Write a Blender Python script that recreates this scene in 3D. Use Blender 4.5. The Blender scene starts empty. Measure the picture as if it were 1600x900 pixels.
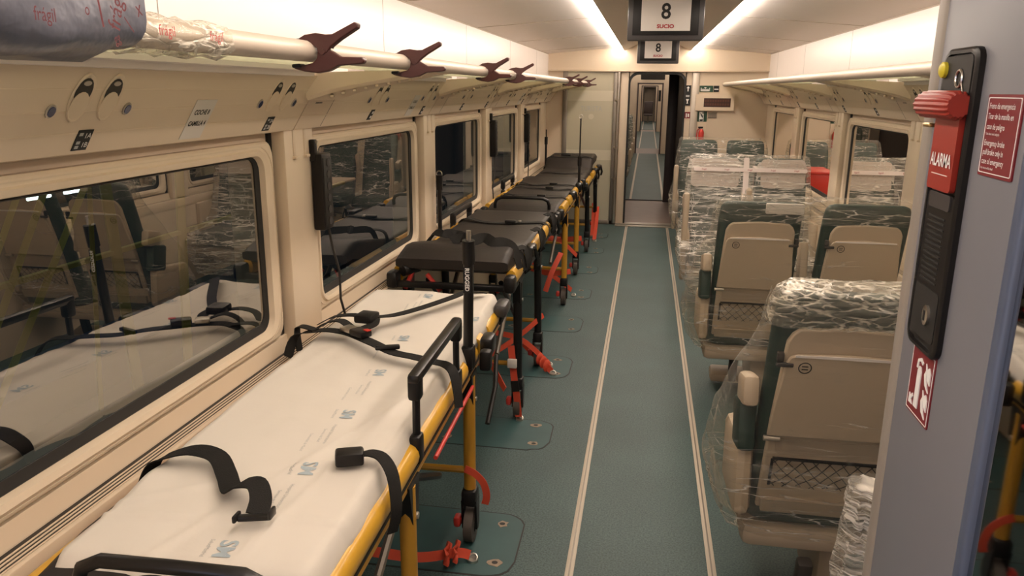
import bpy, bmesh, math, random
from mathutils import Vector, Matrix, noise
random.seed(7)
SC = bpy.context.scene
COL = SC.collection
PI = math.pi

# ------------------------------------------------------------------ camera, world, lights, exposure
cam_d = bpy.data.cameras.new('camera'); cam = bpy.data.objects.new('camera', cam_d); COL.objects.link(cam)
cam_d.sensor_width = 36.0; cam_d.lens = 36.0 * 1215.0 / 1600.0; cam_d.clip_start = 0.02; cam_d.clip_end = 200
R0 = Vector((0.98570822, 0.16826406, 0.00815582)); R1 = Vector((0.04949, -0.24296072, -0.96877285)); R2 = Vector((-0.16102811, 0.95533099, -0.24781577))
cm = Matrix((R0, -R1, -R2)).transposed().to_4x4(); cm.translation = (0, 0, 1.75)
cam.matrix_world = cm
SC.camera = cam
SC.view_settings.view_transform = 'Standard'; SC.view_settings.look = 'None'
SC.view_settings.exposure = -0.28; SC.view_settings.gamma = 1.0; SC.view_settings.use_curve_mapping = False
SC.cycles.use_denoising = True
SC.cycles.max_bounces = 12; SC.cycles.transparent_max_bounces = 24; SC.cycles.glossy_bounces = 5; SC.cycles.sample_clamp_indirect = 6.0
W = bpy.data.worlds.new('night'); SC.world = W; W.use_nodes = True
W.node_tree.nodes['Background'].inputs[0].default_value = (0.010, 0.013, 0.016, 1); W.node_tree.nodes['Background'].inputs[1].default_value = 1.0
WARM = (1.0, 0.85, 0.71)
STRIP_E = 36.0          # strength of the two ceiling light lines
GLOBAL = {}

def area(name, loc, rot, sx, sy, power, color):
    d = bpy.data.lights.new(name, 'AREA'); d.shape = 'RECTANGLE'; d.size = sx; d.size_y = sy; d.energy = power; d.color = color
    o = bpy.data.objects.new(name, d); COL.objects.link(o); o.location = loc; o.rotation_euler = rot
    return o
# cool daylight entering by the vestibule door behind the camera
area('vestibule_daylight', (-1.27, -0.75, 0.85), (0, -PI/2, 0), 1.5, 0.9, 22, (0.50, 0.66, 1.0))

# added fill light outside, not a depot lamp; brightens the gantry posts
area('gantry_fill', (-3.4, 3.5, 3.4), (0, 0, 0), 3.0, 6.0, 34, (.86, .95, 1.0))

# ------------------------------------------------------------------ materials
def lin(c):
    if isinstance(c, str):
        c = [int(c[i:i+2], 16)/255 for i in (0, 2, 4)]
        return tuple(x/12.92 if x <= .04045 else ((x+.055)/1.055)**2.4 for x in c)
    return c
def mat(name, col, rough=.5, metal=0, var=.06, nscale=6, bump=0, bscale=60, spec=.5, coat=0, col2=None, stretch=None, emit=None):
    m = bpy.data.materials.new(name); m.use_nodes = True; nt = m.node_tree; b = nt.nodes['Principled BSDF']
    c = lin(col)
    b.inputs['Roughness'].default_value = rough; b.inputs['Metallic'].default_value = metal
    b.inputs['Specular IOR Level'].default_value = spec; b.inputs['Coat Weight'].default_value = coat
    tc = nt.nodes.new('ShaderNodeTexCoord'); mp = nt.nodes.new('ShaderNodeMapping'); nt.links.new(tc.outputs['Object'], mp.inputs[0])
    if stretch: mp.inputs['Scale'].default_value = stretch
    n = nt.nodes.new('ShaderNodeTexNoise'); n.inputs['Scale'].default_value = nscale; n.inputs['Detail'].default_value = 4; nt.links.new(mp.outputs[0], n.inputs['Vector'])
    mx = nt.nodes.new('ShaderNodeMix'); mx.data_type = 'RGBA'; nt.links.new(n.outputs[0], mx.inputs[0])
    c2 = lin(col2) if col2 else None
    mx.inputs[6].default_value = (*(tuple(max(0, x*(1-var)) for x in c)), 1)
    mx.inputs[7].default_value = (*(c2 if c2 else tuple(min(1, x*(1+var)) for x in c)), 1)
    nt.links.new(mx.outputs[2], b.inputs['Base Color'])
    if bump:
        n2 = nt.nodes.new('ShaderNodeTexNoise'); n2.inputs['Scale'].default_value = bscale; n2.inputs['Detail'].default_value = 3; nt.links.new(mp.outputs[0], n2.inputs['Vector'])
        bp = nt.nodes.new('ShaderNodeBump'); bp.inputs['Strength'].default_value = bump; bp.inputs['Distance'].default_value = .01
        nt.links.new(n2.outputs[0], bp.inputs['Height']); nt.links.new(bp.outputs[0], b.inputs['Normal'])
    if emit:
        b.inputs['Emission Color'].default_value = (*lin(emit[0]), 1); b.inputs['Emission Strength'].default_value = emit[1]
    return m
M = {}
M['cream'] = mat('cream_plastic', (.72, .595, .45), .42, var=.03)
M['cream2'] = mat('cream_panel', (.67, .55, .415), .45, var=.03)
M['upper'] = mat('glossy_upper_panel', (.86, .795, .76), .30, var=.01, spec=.7)
M['white'] = mat('white_ceiling', (.85, .785, .75), .45, var=.02)
M['ceilmid'] = mat('ceiling_centre', (.62, .50, .38), .35, var=.03)
M['dark'] = mat('dark_rubber', (.012, .011, .010), .6)
M['black'] = mat('black_plastic', (.009, .008, .008), .40, spec=.3)
M['blackmetal'] = mat('black_painted_metal', (.010, .009, .009), .30, spec=.35, bump=.03, bscale=200)
M['blackweb'] = mat('black_webbing', (.011, .010, .009), .8, spec=.25, bump=.25, bscale=350)
M['vinyl'] = mat('dark_brown_vinyl', (.022, .0175, .015), .50, var=.25, spec=.24, bump=.12, bscale=30)
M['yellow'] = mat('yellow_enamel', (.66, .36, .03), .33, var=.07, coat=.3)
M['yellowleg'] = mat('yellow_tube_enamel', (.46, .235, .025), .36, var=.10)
M['red'] = mat('red_plastic', (.50, .035, .025), .4)
M['orange'] = mat('orange_red_webbing', (.56, .062, .026), .65, bump=.2, bscale=300)
M['steel'] = mat('steel', (.62, .58, .52), .3, 1)
M['grey'] = mat('grey_metal', (.23, .20, .17), .4, .6)
M['alu'] = mat('aluminium', (.46, .405, .34), .4, .55)
M['strip'] = mat('aisle_strip', (.52, .45, .36), .5, stretch=(60, 1, 1), nscale=4, var=.2)
M['green'] = mat('dark_green_leather', (.011, .033, .026), .5, spec=.35, var=.25, bump=.1, bscale=40)
M['greenlit'] = mat('green_leather', (.040, .085, .062), .5, var=.2, bump=.1, bscale=40)
M['rackmetal'] = mat('rack_tube_paint', (.52, .44, .36), .38, var=.02)
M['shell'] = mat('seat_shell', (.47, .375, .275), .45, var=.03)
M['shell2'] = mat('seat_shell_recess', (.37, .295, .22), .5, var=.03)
M['clamp'] = mat('brown_red_plastic', (.055, .014, .011), .4, var=.12)
M['paper'] = mat('white_paper', (.64, .60, .56), .8, var=.02)
M['sheet'] = mat('white_sheet', (.70, .645, .575), .85, var=.025, nscale=5, bump=.06, bscale=35)
M['ink'] = mat('black_ink', (.01, .01, .01), .7)
M['blueink'] = mat('blue_ink', (.36, .42, .46), .8)
M['greyink'] = mat('grey_ink', (.40, .40, .39), .8)
M['whiteink'] = mat('white_ink', (.80, .78, .75), .7)
M['maroonink'] = mat('maroon_ink', (.10, .008, .014), .7)
M['redink'] = mat('red_ink', (.36, .03, .035), .7)
M['signred'] = mat('sign_red', (.17, .012, .018), .45)
M['alarm'] = mat('alarm_red', (.30, .026, .016), .4)
M['column'] = mat('grey_lilac_laminate', (.165, .165, .185), .42, var=.03)
M['columnedge'] = mat('grey_edge', (.27, .235, .20), .45, var=.03)
M['bezel'] = mat('dark_grey_bezel', (.042, .038, .038), .4)
M['signgreen'] = mat('sign_green', (.01, .05, .025), .5)
M['leddark'] = mat('led_display', (.045, .018, .012), .3)
M['ledtext'] = mat('led_letters', (.10, .035, .022), .5)
M['vestfloor'] = mat('brown_vestibule_floor', (.33, .23, .18), .5, var=.1)
M['purple'] = mat('dark_purple_panel', (.075, .055, .055), .45)
M['gangway'] = mat('gangway_trim', (.40, .34, .28), .5)
M['gold'] = mat('brass', (.65, .48, .22), .3, 1)
M['wheel'] = mat('grey_tyre', (.075, .06, .05), .6)
M['wood'] = mat('raw_hole_edge', (.30, .23, .17), .9, var=.3, nscale=60)
M['blueouter'] = mat('blue_steel', (.02, .06, .14), .5)
M['channel'] = mat('daylight_tinted_edge', (.08, .10, .155), .35)  # blue daylight reflected on the rounded edge, put into its colour
M['youter'] = mat('yellow_gantry', (.42, .40, .06), .5)
M['louvre'] = mat('grille_dark', (.03, .024, .02), .7)
M['bluelens'] = mat('blue_button', (.02, .03, .10), .25)
M['yellowknob'] = mat('yellow_knob', (.6, .5, .03), .4)
def emat(name, col, s):
    m = bpy.data.materials.new(name); m.use_nodes = True; nt = m.node_tree; nt.nodes.clear()
    e = nt.nodes.new('ShaderNodeEmission'); o = nt.nodes.new('ShaderNodeOutputMaterial'); nt.links.new(e.outputs[0], o.inputs[0])
    e.inputs[0].default_value = (*col, 1); e.inputs[1].default_value = s
    return m
M['lamp'] = emat('lit_diffuser', WARM, STRIP_E)
M['lampfar'] = emat('lit_diffuser_next_carriage', WARM, 13.0)
M['tube'] = emat('fluorescent_tube_light', (.8, .95, 1.0), 9.0)

def floor_mat():
    m = bpy.data.materials.new('teal_rubber_floor'); m.use_nodes = True; nt = m.node_tree; b = nt.nodes['Principled BSDF']; b.inputs['Roughness'].default_value = .55
    tc = nt.nodes.new('ShaderNodeTexCoord')
    n = nt.nodes.new('ShaderNodeTexNoise'); n.inputs['Scale'].default_value = 140; n.inputs['Detail'].default_value = 2
    n1 = nt.nodes.new('ShaderNodeTexNoise'); n1.inputs['Scale'].default_value = 2.2; n1.inputs['Detail'].default_value = 5
    for q in (n, n1): nt.links.new(tc.outputs['Object'], q.inputs['Vector'])
    r = nt.nodes.new('ShaderNodeValToRGB'); r.color_ramp.elements[0].position = .33; r.color_ramp.elements[1].position = .62
    r.color_ramp.elements[0].color = (.024, .058, .060, 1); r.color_ramp.elements[1].color = (.088, .150, .148, 1)
    nt.links.new(n.outputs[0], r.inputs[0])
    mx = nt.nodes.new('ShaderNodeMix'); mx.data_type = 'RGBA'; mx.blend_type = 'MULTIPLY'; mx.inputs[0].default_value = .5
    nt.links.new(r.outputs[0], mx.inputs[6]); nt.links.new(n1.outputs[0], mx.inputs[7])
    nt.links.new(mx.outputs[2], b.inputs['Base Color'])
    bp = nt.nodes.new('ShaderNodeBump'); bp.inputs['Strength'].default_value = .15; bp.inputs['Distance'].default_value = .002
    nt.links.new(n.outputs[0], bp.inputs['Height']); nt.links.new(bp.outputs[0], b.inputs['Normal'])
    return m
M['floor'] = floor_mat()
M['patch'] = mat('teal_patch', (.030, .078, .080), .5, var=.2, nscale=9)

def glass_mat(name, tint, ior, rough=0.0, bl=None):
    m = bpy.data.materials.new(name); m.use_nodes = True; nt = m.node_tree; nt.nodes.clear()
    o = nt.nodes.new('ShaderNodeOutputMaterial'); mx = nt.nodes.new('ShaderNodeMixShader'); t = nt.nodes.new('ShaderNodeBsdfTransparent'); g = nt.nodes.new('ShaderNodeBsdfGlossy')
    t.inputs[0].default_value = (*tint, 1); g.inputs['Roughness'].default_value = rough; g.inputs[0].default_value = (.97, .93, .87, 1)
    f = nt.nodes.new('ShaderNodeFresnel'); f.inputs[0].default_value = ior
    # the back face of the pane reflects like the front one
    geo = nt.nodes.new('ShaderNodeNewGeometry'); 
    nt.links.new(f.outputs[0], mx.inputs[0]); nt.links.new(t.outputs[0], mx.inputs[1]); nt.links.new(g.outputs[0], mx.inputs[2]); nt.links.new(mx.outputs[0], o.inputs[0])
    return m
M['glass'] = glass_mat('tinted_window_glass', (.60, .64, .60), 4.2)
M['rackglass'] = glass_mat('rack_glass', (.80, .86, .76), 1.5)
def rack_glass():
    m = bpy.data.materials.new('frosted_rack_glass'); m.use_nodes = True; nt = m.node_tree; nt.nodes.clear()
    o = nt.nodes.new('ShaderNodeOutputMaterial'); a = nt.nodes.new('ShaderNodeMixShader'); t = nt.nodes.new('ShaderNodeBsdfTransparent'); l = nt.nodes.new('ShaderNodeBsdfTranslucent'); g = nt.nodes.new('ShaderNodeBsdfGlossy'); c = nt.nodes.new('ShaderNodeMixShader')
    t.inputs[0].default_value = (.80, .84, .72, 1); l.inputs[0].default_value = (.74, .74, .60, 1); g.inputs['Roughness'].default_value = .15
    a.inputs[0].default_value = .6; c.inputs[0].default_value = .08
    nt.links.new(t.outputs[0], a.inputs[1]); nt.links.new(l.outputs[0], a.inputs[2]); nt.links.new(a.outputs[0], c.inputs[1]); nt.links.new(g.outputs[0], c.inputs[2]); nt.links.new(c.outputs[0], o.inputs[0])
    return m
M['rackglass'] = rack_glass()
M['mirror'] = mat('mirror_glass', (.50, .50, .50), .03, 1, var=0)
def frosted():
    m = bpy.data.materials.new('frosted_green_glass'); m.use_nodes = True; nt = m.node_tree; b = nt.nodes['Principled BSDF']
    b.inputs['Base Color'].default_value = (.52, .48, .36, 1); b.inputs['Roughness'].default_value = .16; b.inputs['Specular IOR Level'].default_value = .6
    return m
M['frosted'] = frosted(); M['frostband'] = mat('etched_band', (.60, .55, .43), .4, var=.02)

def wrap_mat(name, layers, base=.05, edge=.35, white=(.86, .80, .72), cover=.5):
    """clear film: crease highlights painted as thin whitish lines (voronoi cell edges, stretched along given directions), denser seen edge-on"""
    m = bpy.data.materials.new(name); m.use_nodes = True; nt = m.node_tree; nt.nodes.clear(); N = nt.nodes.new; L = nt.links.new
    o = N('ShaderNodeOutputMaterial'); mx = N('ShaderNodeMixShader'); t = N('ShaderNodeBsdfTransparent'); b = N('ShaderNodeBsdfPrincipled')
    t.inputs[0].default_value = (.95, .94, .91, 1)
    b.inputs['Base Color'].default_value = (*white, 1); b.inputs['Roughness'].default_value = .18; b.inputs['Specular IOR Level'].default_value = .9
    tc = N('ShaderNodeTexCoord'); fac = None; hgt = None
    def mth(op, a, c=None, clamp=False):
        n = N('ShaderNodeMath'); n.operation = op; n.use_clamp = clamp
        for k, q in enumerate((a, c)):
            if q is None: continue
            if isinstance(q, (int, float)): n.inputs[k].default_value = q
            else: L(q, n.inputs[k])
        return n.outputs[0]
    for sc, rot, wid, stg, seed in layers:
        mp = N('ShaderNodeMapping'); mp.inputs['Scale'].default_value = sc; mp.inputs['Rotation'].default_value = rot; mp.inputs['Location'].default_value = (seed, seed*.7, seed*1.3)
        L(tc.outputs['Object'], mp.inputs[0])
        nz = N('ShaderNodeTexNoise'); nz.inputs['Scale'].default_value = 1.1; nz.inputs['Detail'].default_value = 3; L(mp.outputs[0], nz.inputs['Vector'])
        ad = N('ShaderNodeVectorMath'); ad.operation = 'MULTIPLY_ADD'; L(nz.outputs['Color'], ad.inputs[0]); ad.inputs[1].default_value = (1.1, 1.1, 1.1); L(mp.outputs[0], ad.inputs[2])
        v = N('ShaderNodeTexVoronoi'); v.feature = 'DISTANCE_TO_EDGE'; v.inputs['Scale'].default_value = 1.0; L(ad.outputs[0], v.inputs['Vector'])
        r = N('ShaderNodeMapRange'); r.interpolation_type = 'SMOOTHSTEP'; r.inputs[1].default_value = 0; r.inputs[2].default_value = wid; r.inputs[3].default_value = stg; r.inputs[4].default_value = 0; L(v.outputs['Distance'], r.inputs[0])
        n2 = N('ShaderNodeTexNoise'); n2.inputs['Scale'].default_value = .55; n2.inputs['Detail'].default_value = 3; L(mp.outputs[0], n2.inputs['Vector'])
        r2 = N('ShaderNodeMapRange'); r2.inputs[1].default_value = .70-cover*.4; r2.inputs[2].default_value = .85-cover*.4; L(n2.outputs[0], r2.inputs[0])
        c = mth('MULTIPLY', r.outputs[0], r2.outputs[0])
        fac = c if fac is None else mth('MAXIMUM', fac, c)
        hgt = v.outputs['Distance'] if hgt is None else mth('ADD', hgt, v.outputs['Distance'])
    lw = N('ShaderNodeLayerWeight'); lw.inputs[0].default_value = .25
    e = mth('MULTIPLY', mth('POWER', lw.outputs['Facing'], 2.5), edge)
    f = mth('ADD', mth('ADD', fac, e), base, True)
    bp = N('ShaderNodeBump'); bp.inputs['Strength'].default_value = .7; bp.inputs['Distance'].default_value = .015; L(hgt, bp.inputs['Height']); L(bp.outputs[0], b.inputs['Normal'])
    L(f, mx.inputs[0]); L(t.outputs[0], mx.inputs[1]); L(b.outputs[0], mx.inputs[2]); L(mx.outputs[0], o.inputs[0])
    return m
M['wrapclear'] = wrap_mat('clear_stretch_film', [((3, 4, 26), (0, .45, 0), .05, .45, 1), ((4, 4, 30), (0, -.5, .1), .04, .35, 5)], .04, .55, cover=.30)
M['wrap'] = wrap_mat('creased_stretch_film', [((5, 5, 32), (0, .25, 0), .07, .65, 2), ((5, 6, 28), (0, -.7, .2), .05, .5, 7)], .07, .5, cover=.55)
M['wrapdense'] = wrap_mat('dense_stretch_film', [((3.2, 4, 34), (0, .10, 0), .11, .75, 3), ((4, 4, 42), (0, -.22, 0), .09, .70, 9), ((16, 6, 7), (0, .6, .2), .05, .5, 4)], .13, .45, cover=.66)
M['wraptop'] = wrap_mat('crumpled_stretch_film', [((9, 9, 30), (0, .6, 0), .10, .8, 1), ((10, 9, 34), (0, 1.1, .3), .09, .7, 6), ((12, 12, 36), (.2, -.5, 0), .09, .7, 11)], .20, .4, (.76, .70, .59), cover=.62)
M['wrapgrey'] = mat('grey_blue_wrapped_film', (.13, .135, .17), .28, var=.35, nscale=9, bump=.5, bscale=22)
def filmwhite():
    m = bpy.data.materials.new('whitish_film_layer'); m.use_nodes = True; b = m.node_tree.nodes['Principled BSDF']
    b.inputs['Base Color'].default_value = (.70, .60, .54, 1); b.inputs['Roughness'].default_value = .3; b.inputs['Alpha'].default_value = .66
    return m
M['filmwhite'] = filmwhite()
M['tape'] = mat('white_tape', (.74, .64, .60), .35, var=.04)

# ------------------------------------------------------------------ geometry helpers
class G:
    def __init__(s): s.v = []; s.f = []
    def add(s, vs, fs):
        k = len(s.v); s.v += [tuple(v) for v in vs]; s.f += [tuple(i+k for i in f) for f in fs]; return s
    def bm(s, bm, mx=None):
        if mx is not None: bmesh.ops.transform(bm, matrix=mx, verts=bm.verts)
        bm.verts.index_update(); s.add([v.co for v in bm.verts], [[v.index for v in f.verts] for f in bm.faces]); bm.free(); return s
    def box(s, c, d, bev=0, rot=None, seg=2):
        bm = bmesh.new(); bmesh.ops.create_cube(bm, size=1); bmesh.ops.scale(bm, vec=d, verts=bm.verts)
        if bev: bmesh.ops.bevel(bm, geom=bm.edges[:], offset=min(bev, min(d)*.49), segments=seg, profile=.5, affect='EDGES')
        mx = Matrix.Translation(c)
        if rot is not None: mx = mx @ (rot.to_4x4() if not isinstance(rot, Matrix) or len(rot) == 3 else rot)
        return s.bm(bm, mx)
    def b2(s, lo, hi, bev=0, seg=2):
        lo = Vector(lo); hi = Vector(hi); d = hi-lo
        return s.box((lo+hi)/2, (abs(d.x), abs(d.y), abs(d.z)), bev, None, seg)
    def loft(s, rings, closed=True, caps=True):
        n = len(rings[0]); k = len(s.v)
        for r in rings: s.v += [tuple(p) for p in r]
        for i in range(len(rings)-1):
            for j in range(n if closed else n-1):
                a = k+i*n+j; b = k+i*n+(j+1) % n; s.f.append((a, b, b+n, a+n))
        if caps and closed:
            s.f.append(tuple(k+j for j in reversed(range(n)))); s.f.append(tuple(k+(len(rings)-1)*n+j for j in range(n)))
        return s
    def tube(s, path, r, seg=10, caps=True, sx=1, sy=1, up=None):
        P = [Vector(p) for p in path]; rings = []; rr = r if isinstance(r, (list, tuple)) else [r]*len(P)
        t0 = (P[1]-P[0]).normalized(); u = Vector(up) if up else (Vector((0, 0, 1)) if abs(t0.z) < .9 else Vector((1, 0, 0)))
        nrm = (u - t0*u.dot(t0)).normalized()
        for i, p in enumerate(P):
            t = (P[min(i+1, len(P)-1)]-P[max(i-1, 0)]).normalized()
            nrm = (nrm - t*nrm.dot(t)).normalized(); bn = t.cross(nrm)
            rings.append([p + nrm*(math.sin(a)*rr[i]*sy) + bn*(math.cos(a)*rr[i]*sx) for a in [2*PI*q/seg for q in range(seg)]])
        return s.loft(rings, True, caps)
    def cyl(s, a, b, r, seg=16, r2=None):
        return s.tube([a, b], [r, r if r2 is None else r2], seg)
    def prism(s, poly, fn, d0, d1):
        """poly: 2-D outline; fn(u,v,w)->point; extruded from w=d0 to d1"""
        n = len(poly); k = len(s.v)
        s.v += [tuple(fn(u, v, d0)) for u, v in poly] + [tuple(fn(u, v, d1)) for u, v in poly]
        s.f.append(tuple(k+i for i in reversed(range(n)))); s.f.append(tuple(k+n+i for i in range(n)))
        for i in range(n): j = (i+1) % n; s.f.append((k+i, k+j, k+n+j, k+n+i))
        return s
    def ribbon(s, path, side, w, t):
        """flat strap along path; side: width direction(s)"""
        P = [Vector(p) for p in path]; rings = []
        for i, p in enumerate(P):
            T = (P[min(i+1, len(P)-1)]-P[max(i-1, 0)]).normalized()
            sd = Vector(side[i] if isinstance(side, list) else side); sd = (sd - T*sd.dot(T)).normalized(); n = T.cross(sd)
            a = sd*(w/2); b = n*(t/2)
            rings.append([p-a-b, p+a-b, p+a+b, p-a+b])
        return s.loft(rings)
    def grid(s, nu, nv, fn):
        k = len(s.v)
        for j in range(nv+1):
            for i in range(nu+1): s.v.append(tuple(fn(i/nu, j/nv)))
        for j in range(nv):
            for i in range(nu):
                a = k+j*(nu+1)+i; s.f.append((a, a+1, a+nu+2, a+nu+1))
        return s
    def ringframe(s, outer_rings, inner_rings): pass
    def build(s, name, m, parent=None, ang=38, kind=None, label=None, smooth=True):
        me = bpy.data.meshes.new(name); me.from_pydata(s.v, [], s.f); me.validate(); 
        bm = bmesh.new(); bm.from_mesh(me); bmesh.ops.recalc_face_normals(bm, faces=bm.faces); bm.to_mesh(me); bm.free()
        if smooth:
            me.polygons.foreach_set('use_smooth', [True]*len(me.polygons)); me.set_sharp_from_angle(angle=math.radians(ang))
        me.materials.append(M[m] if isinstance(m, str) else m)
        o = bpy.data.objects.new(name, me); COL.objects.link(o)
        if parent: o.parent = parent
        if kind: o['kind'] = kind
        if label: o['label'] = label
        return o
def tag(o, label, cat, group=None):
    o['label'] = label; o['category'] = cat
    if group: o['group'] = group
    return o
def thing(name, label, cat, loc=(0, 0, 0), rz=0, group=None):
    o = bpy.data.objects.new(name, None); COL.objects.link(o); o.location = loc; o.rotation_euler = (0, 0, rz); o.empty_display_size = .1
    return tag(o, label, cat, group)
def struct(name, g, m, ang=38):
    return g.build(name, m, None, ang, 'structure')
def copy_tree(o, parent=None):
    c = o.copy(); COL.objects.link(c)
    if parent: c.parent = parent
    for ch in list(o.children): copy_tree(ch, c)
    return c
def rrect(w, h, r, n=4):
    pts = []
    for cx, cy, a0 in ((w/2-r, h/2-r, 0), (-w/2+r, h/2-r, 90), (-w/2+r, -h/2+r, 180), (w/2-r, -h/2+r, 270)):
        for i in range(n+1):
            a = math.radians(a0+90*i/n); pts.append((cx+r*math.cos(a), cy+r*math.sin(a)))
    return pts
def frame_fn(o, r, u):
    o = Vector(o); r = Vector(r).normalized(); u = Vector(u).normalized(); n = r.cross(u)
    return lambda a, b, c=0: o + r*a + u*b + n*c
def text(name, s, size, fn, m, parent, align='CENTER', bold=0, xs=1.0, lift=.001, vproj=None, spacing=1.0, depth=0, valign='CENTER'):
    cu = bpy.data.curves.new(name, 'FONT'); cu.body = s; cu.size = size; cu.align_x = align; cu.align_y = valign; cu.offset = bold; cu.space_character = spacing
    cu.resolution_u = 3
    to = bpy.data.objects.new(name, cu); COL.objects.link(to)
    dg = bpy.context.evaluated_depsgraph_get(); dg.update()
    me = bpy.data.meshes.new_from_object(to.evaluated_get(dg)); 
    bpy.data.objects.remove(to); bpy.data.curves.remove(cu)
    for v in me.vertices:
        p = fn(v.co.x*xs, v.co.y, lift); v.co = vproj(p) if vproj else p
    me.materials.clear(); me.materials.append(M[m])
    me.name = name
    o = bpy.data.objects.new(name, me); COL.objects.link(o)
    if parent: o.parent = parent
    return o
CX = .08
def mir(side): # side 0 = left wall coordinates, 1 = mirrored to the right wall
    return (lambda x: x) if side == 0 else (lambda x: 2*CX - x)
YE = 10.44
BAYS = [2.64 + 1.815*k for k in range(5)]

# ------------------------------------------------------------------ setting: floor
fl = struct('floor', G().b2((-1.45, -1.8, -.06), (1.61, YE+.02, 0)), 'floor')
for x in (-.205, .322):
    G().b2((x-.016, -1.8, 0), (x+.016, 10.28, .004), .0015).build('aisle_strip', 'strip', fl)
    G().b2((x-.003, -1.8, .003), (x+.003, 10.28, .0048)).build('strip_groove', 'grey', fl)
G().b2((-.36, 10.28, 0), (.5, 10.36, .012), .004).build('threshold_strip', 'alu', fl)
# patched seat-anchor holes in the floor covering under the stretchers
for i, (yc, ln) in enumerate([(2.70, .44), (3.72, .36), (4.76, .42), (5.72, .40), (6.66, .38), (7.62, .36), (8.6, .36), (9.55, .36)]):
    n = 26; out = []
    for q in rrect(.80, ln, .10, 5):
        out.append((-.82+q[0]+random.uniform(-.006, .006), yc+q[1]+random.uniform(-.006, .006)))
    p = G().prism(out, lambda u, v, w: (u, v, w), .0, .0022).build('floor_patch', 'patch', fl)
    seam = G()
    ring1 = [((u+.82)*1.016-.82, (v-yc)*1.032+yc) for u, v in out]
    seam.loft([[(u, v, .0002) for u, v in ring1], [(u, v, .0012) for u, v in ring1]], True, True)
    seam.build('patch_seam', 'dark', fl)
    for dx, dy in ((.33, -.62*ln/2), (.31, .62*ln/2), (-.12, -.3*ln)):
        cx, cy = -.82+dx, yc+dy
        h = G().prism([(cx+.026*(1+random.uniform(-.35, .35))*math.cos(a), cy+.022*(1+random.uniform(-.35, .35))*math.sin(a)) for a in [2*PI*q/11 for q in range(11)]], lambda u, v, w: (u, v, w), .002, .0034).build('anchor_hole', 'wood', p)
        G().prism([(cx+.012*math.cos(a), cy+.010*math.sin(a)) for a in [2*PI*q/8 for q in range(8)]], lambda u, v, w: (u, v, w), .003, .0042).build('anchor_bore', 'dark', p)

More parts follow.
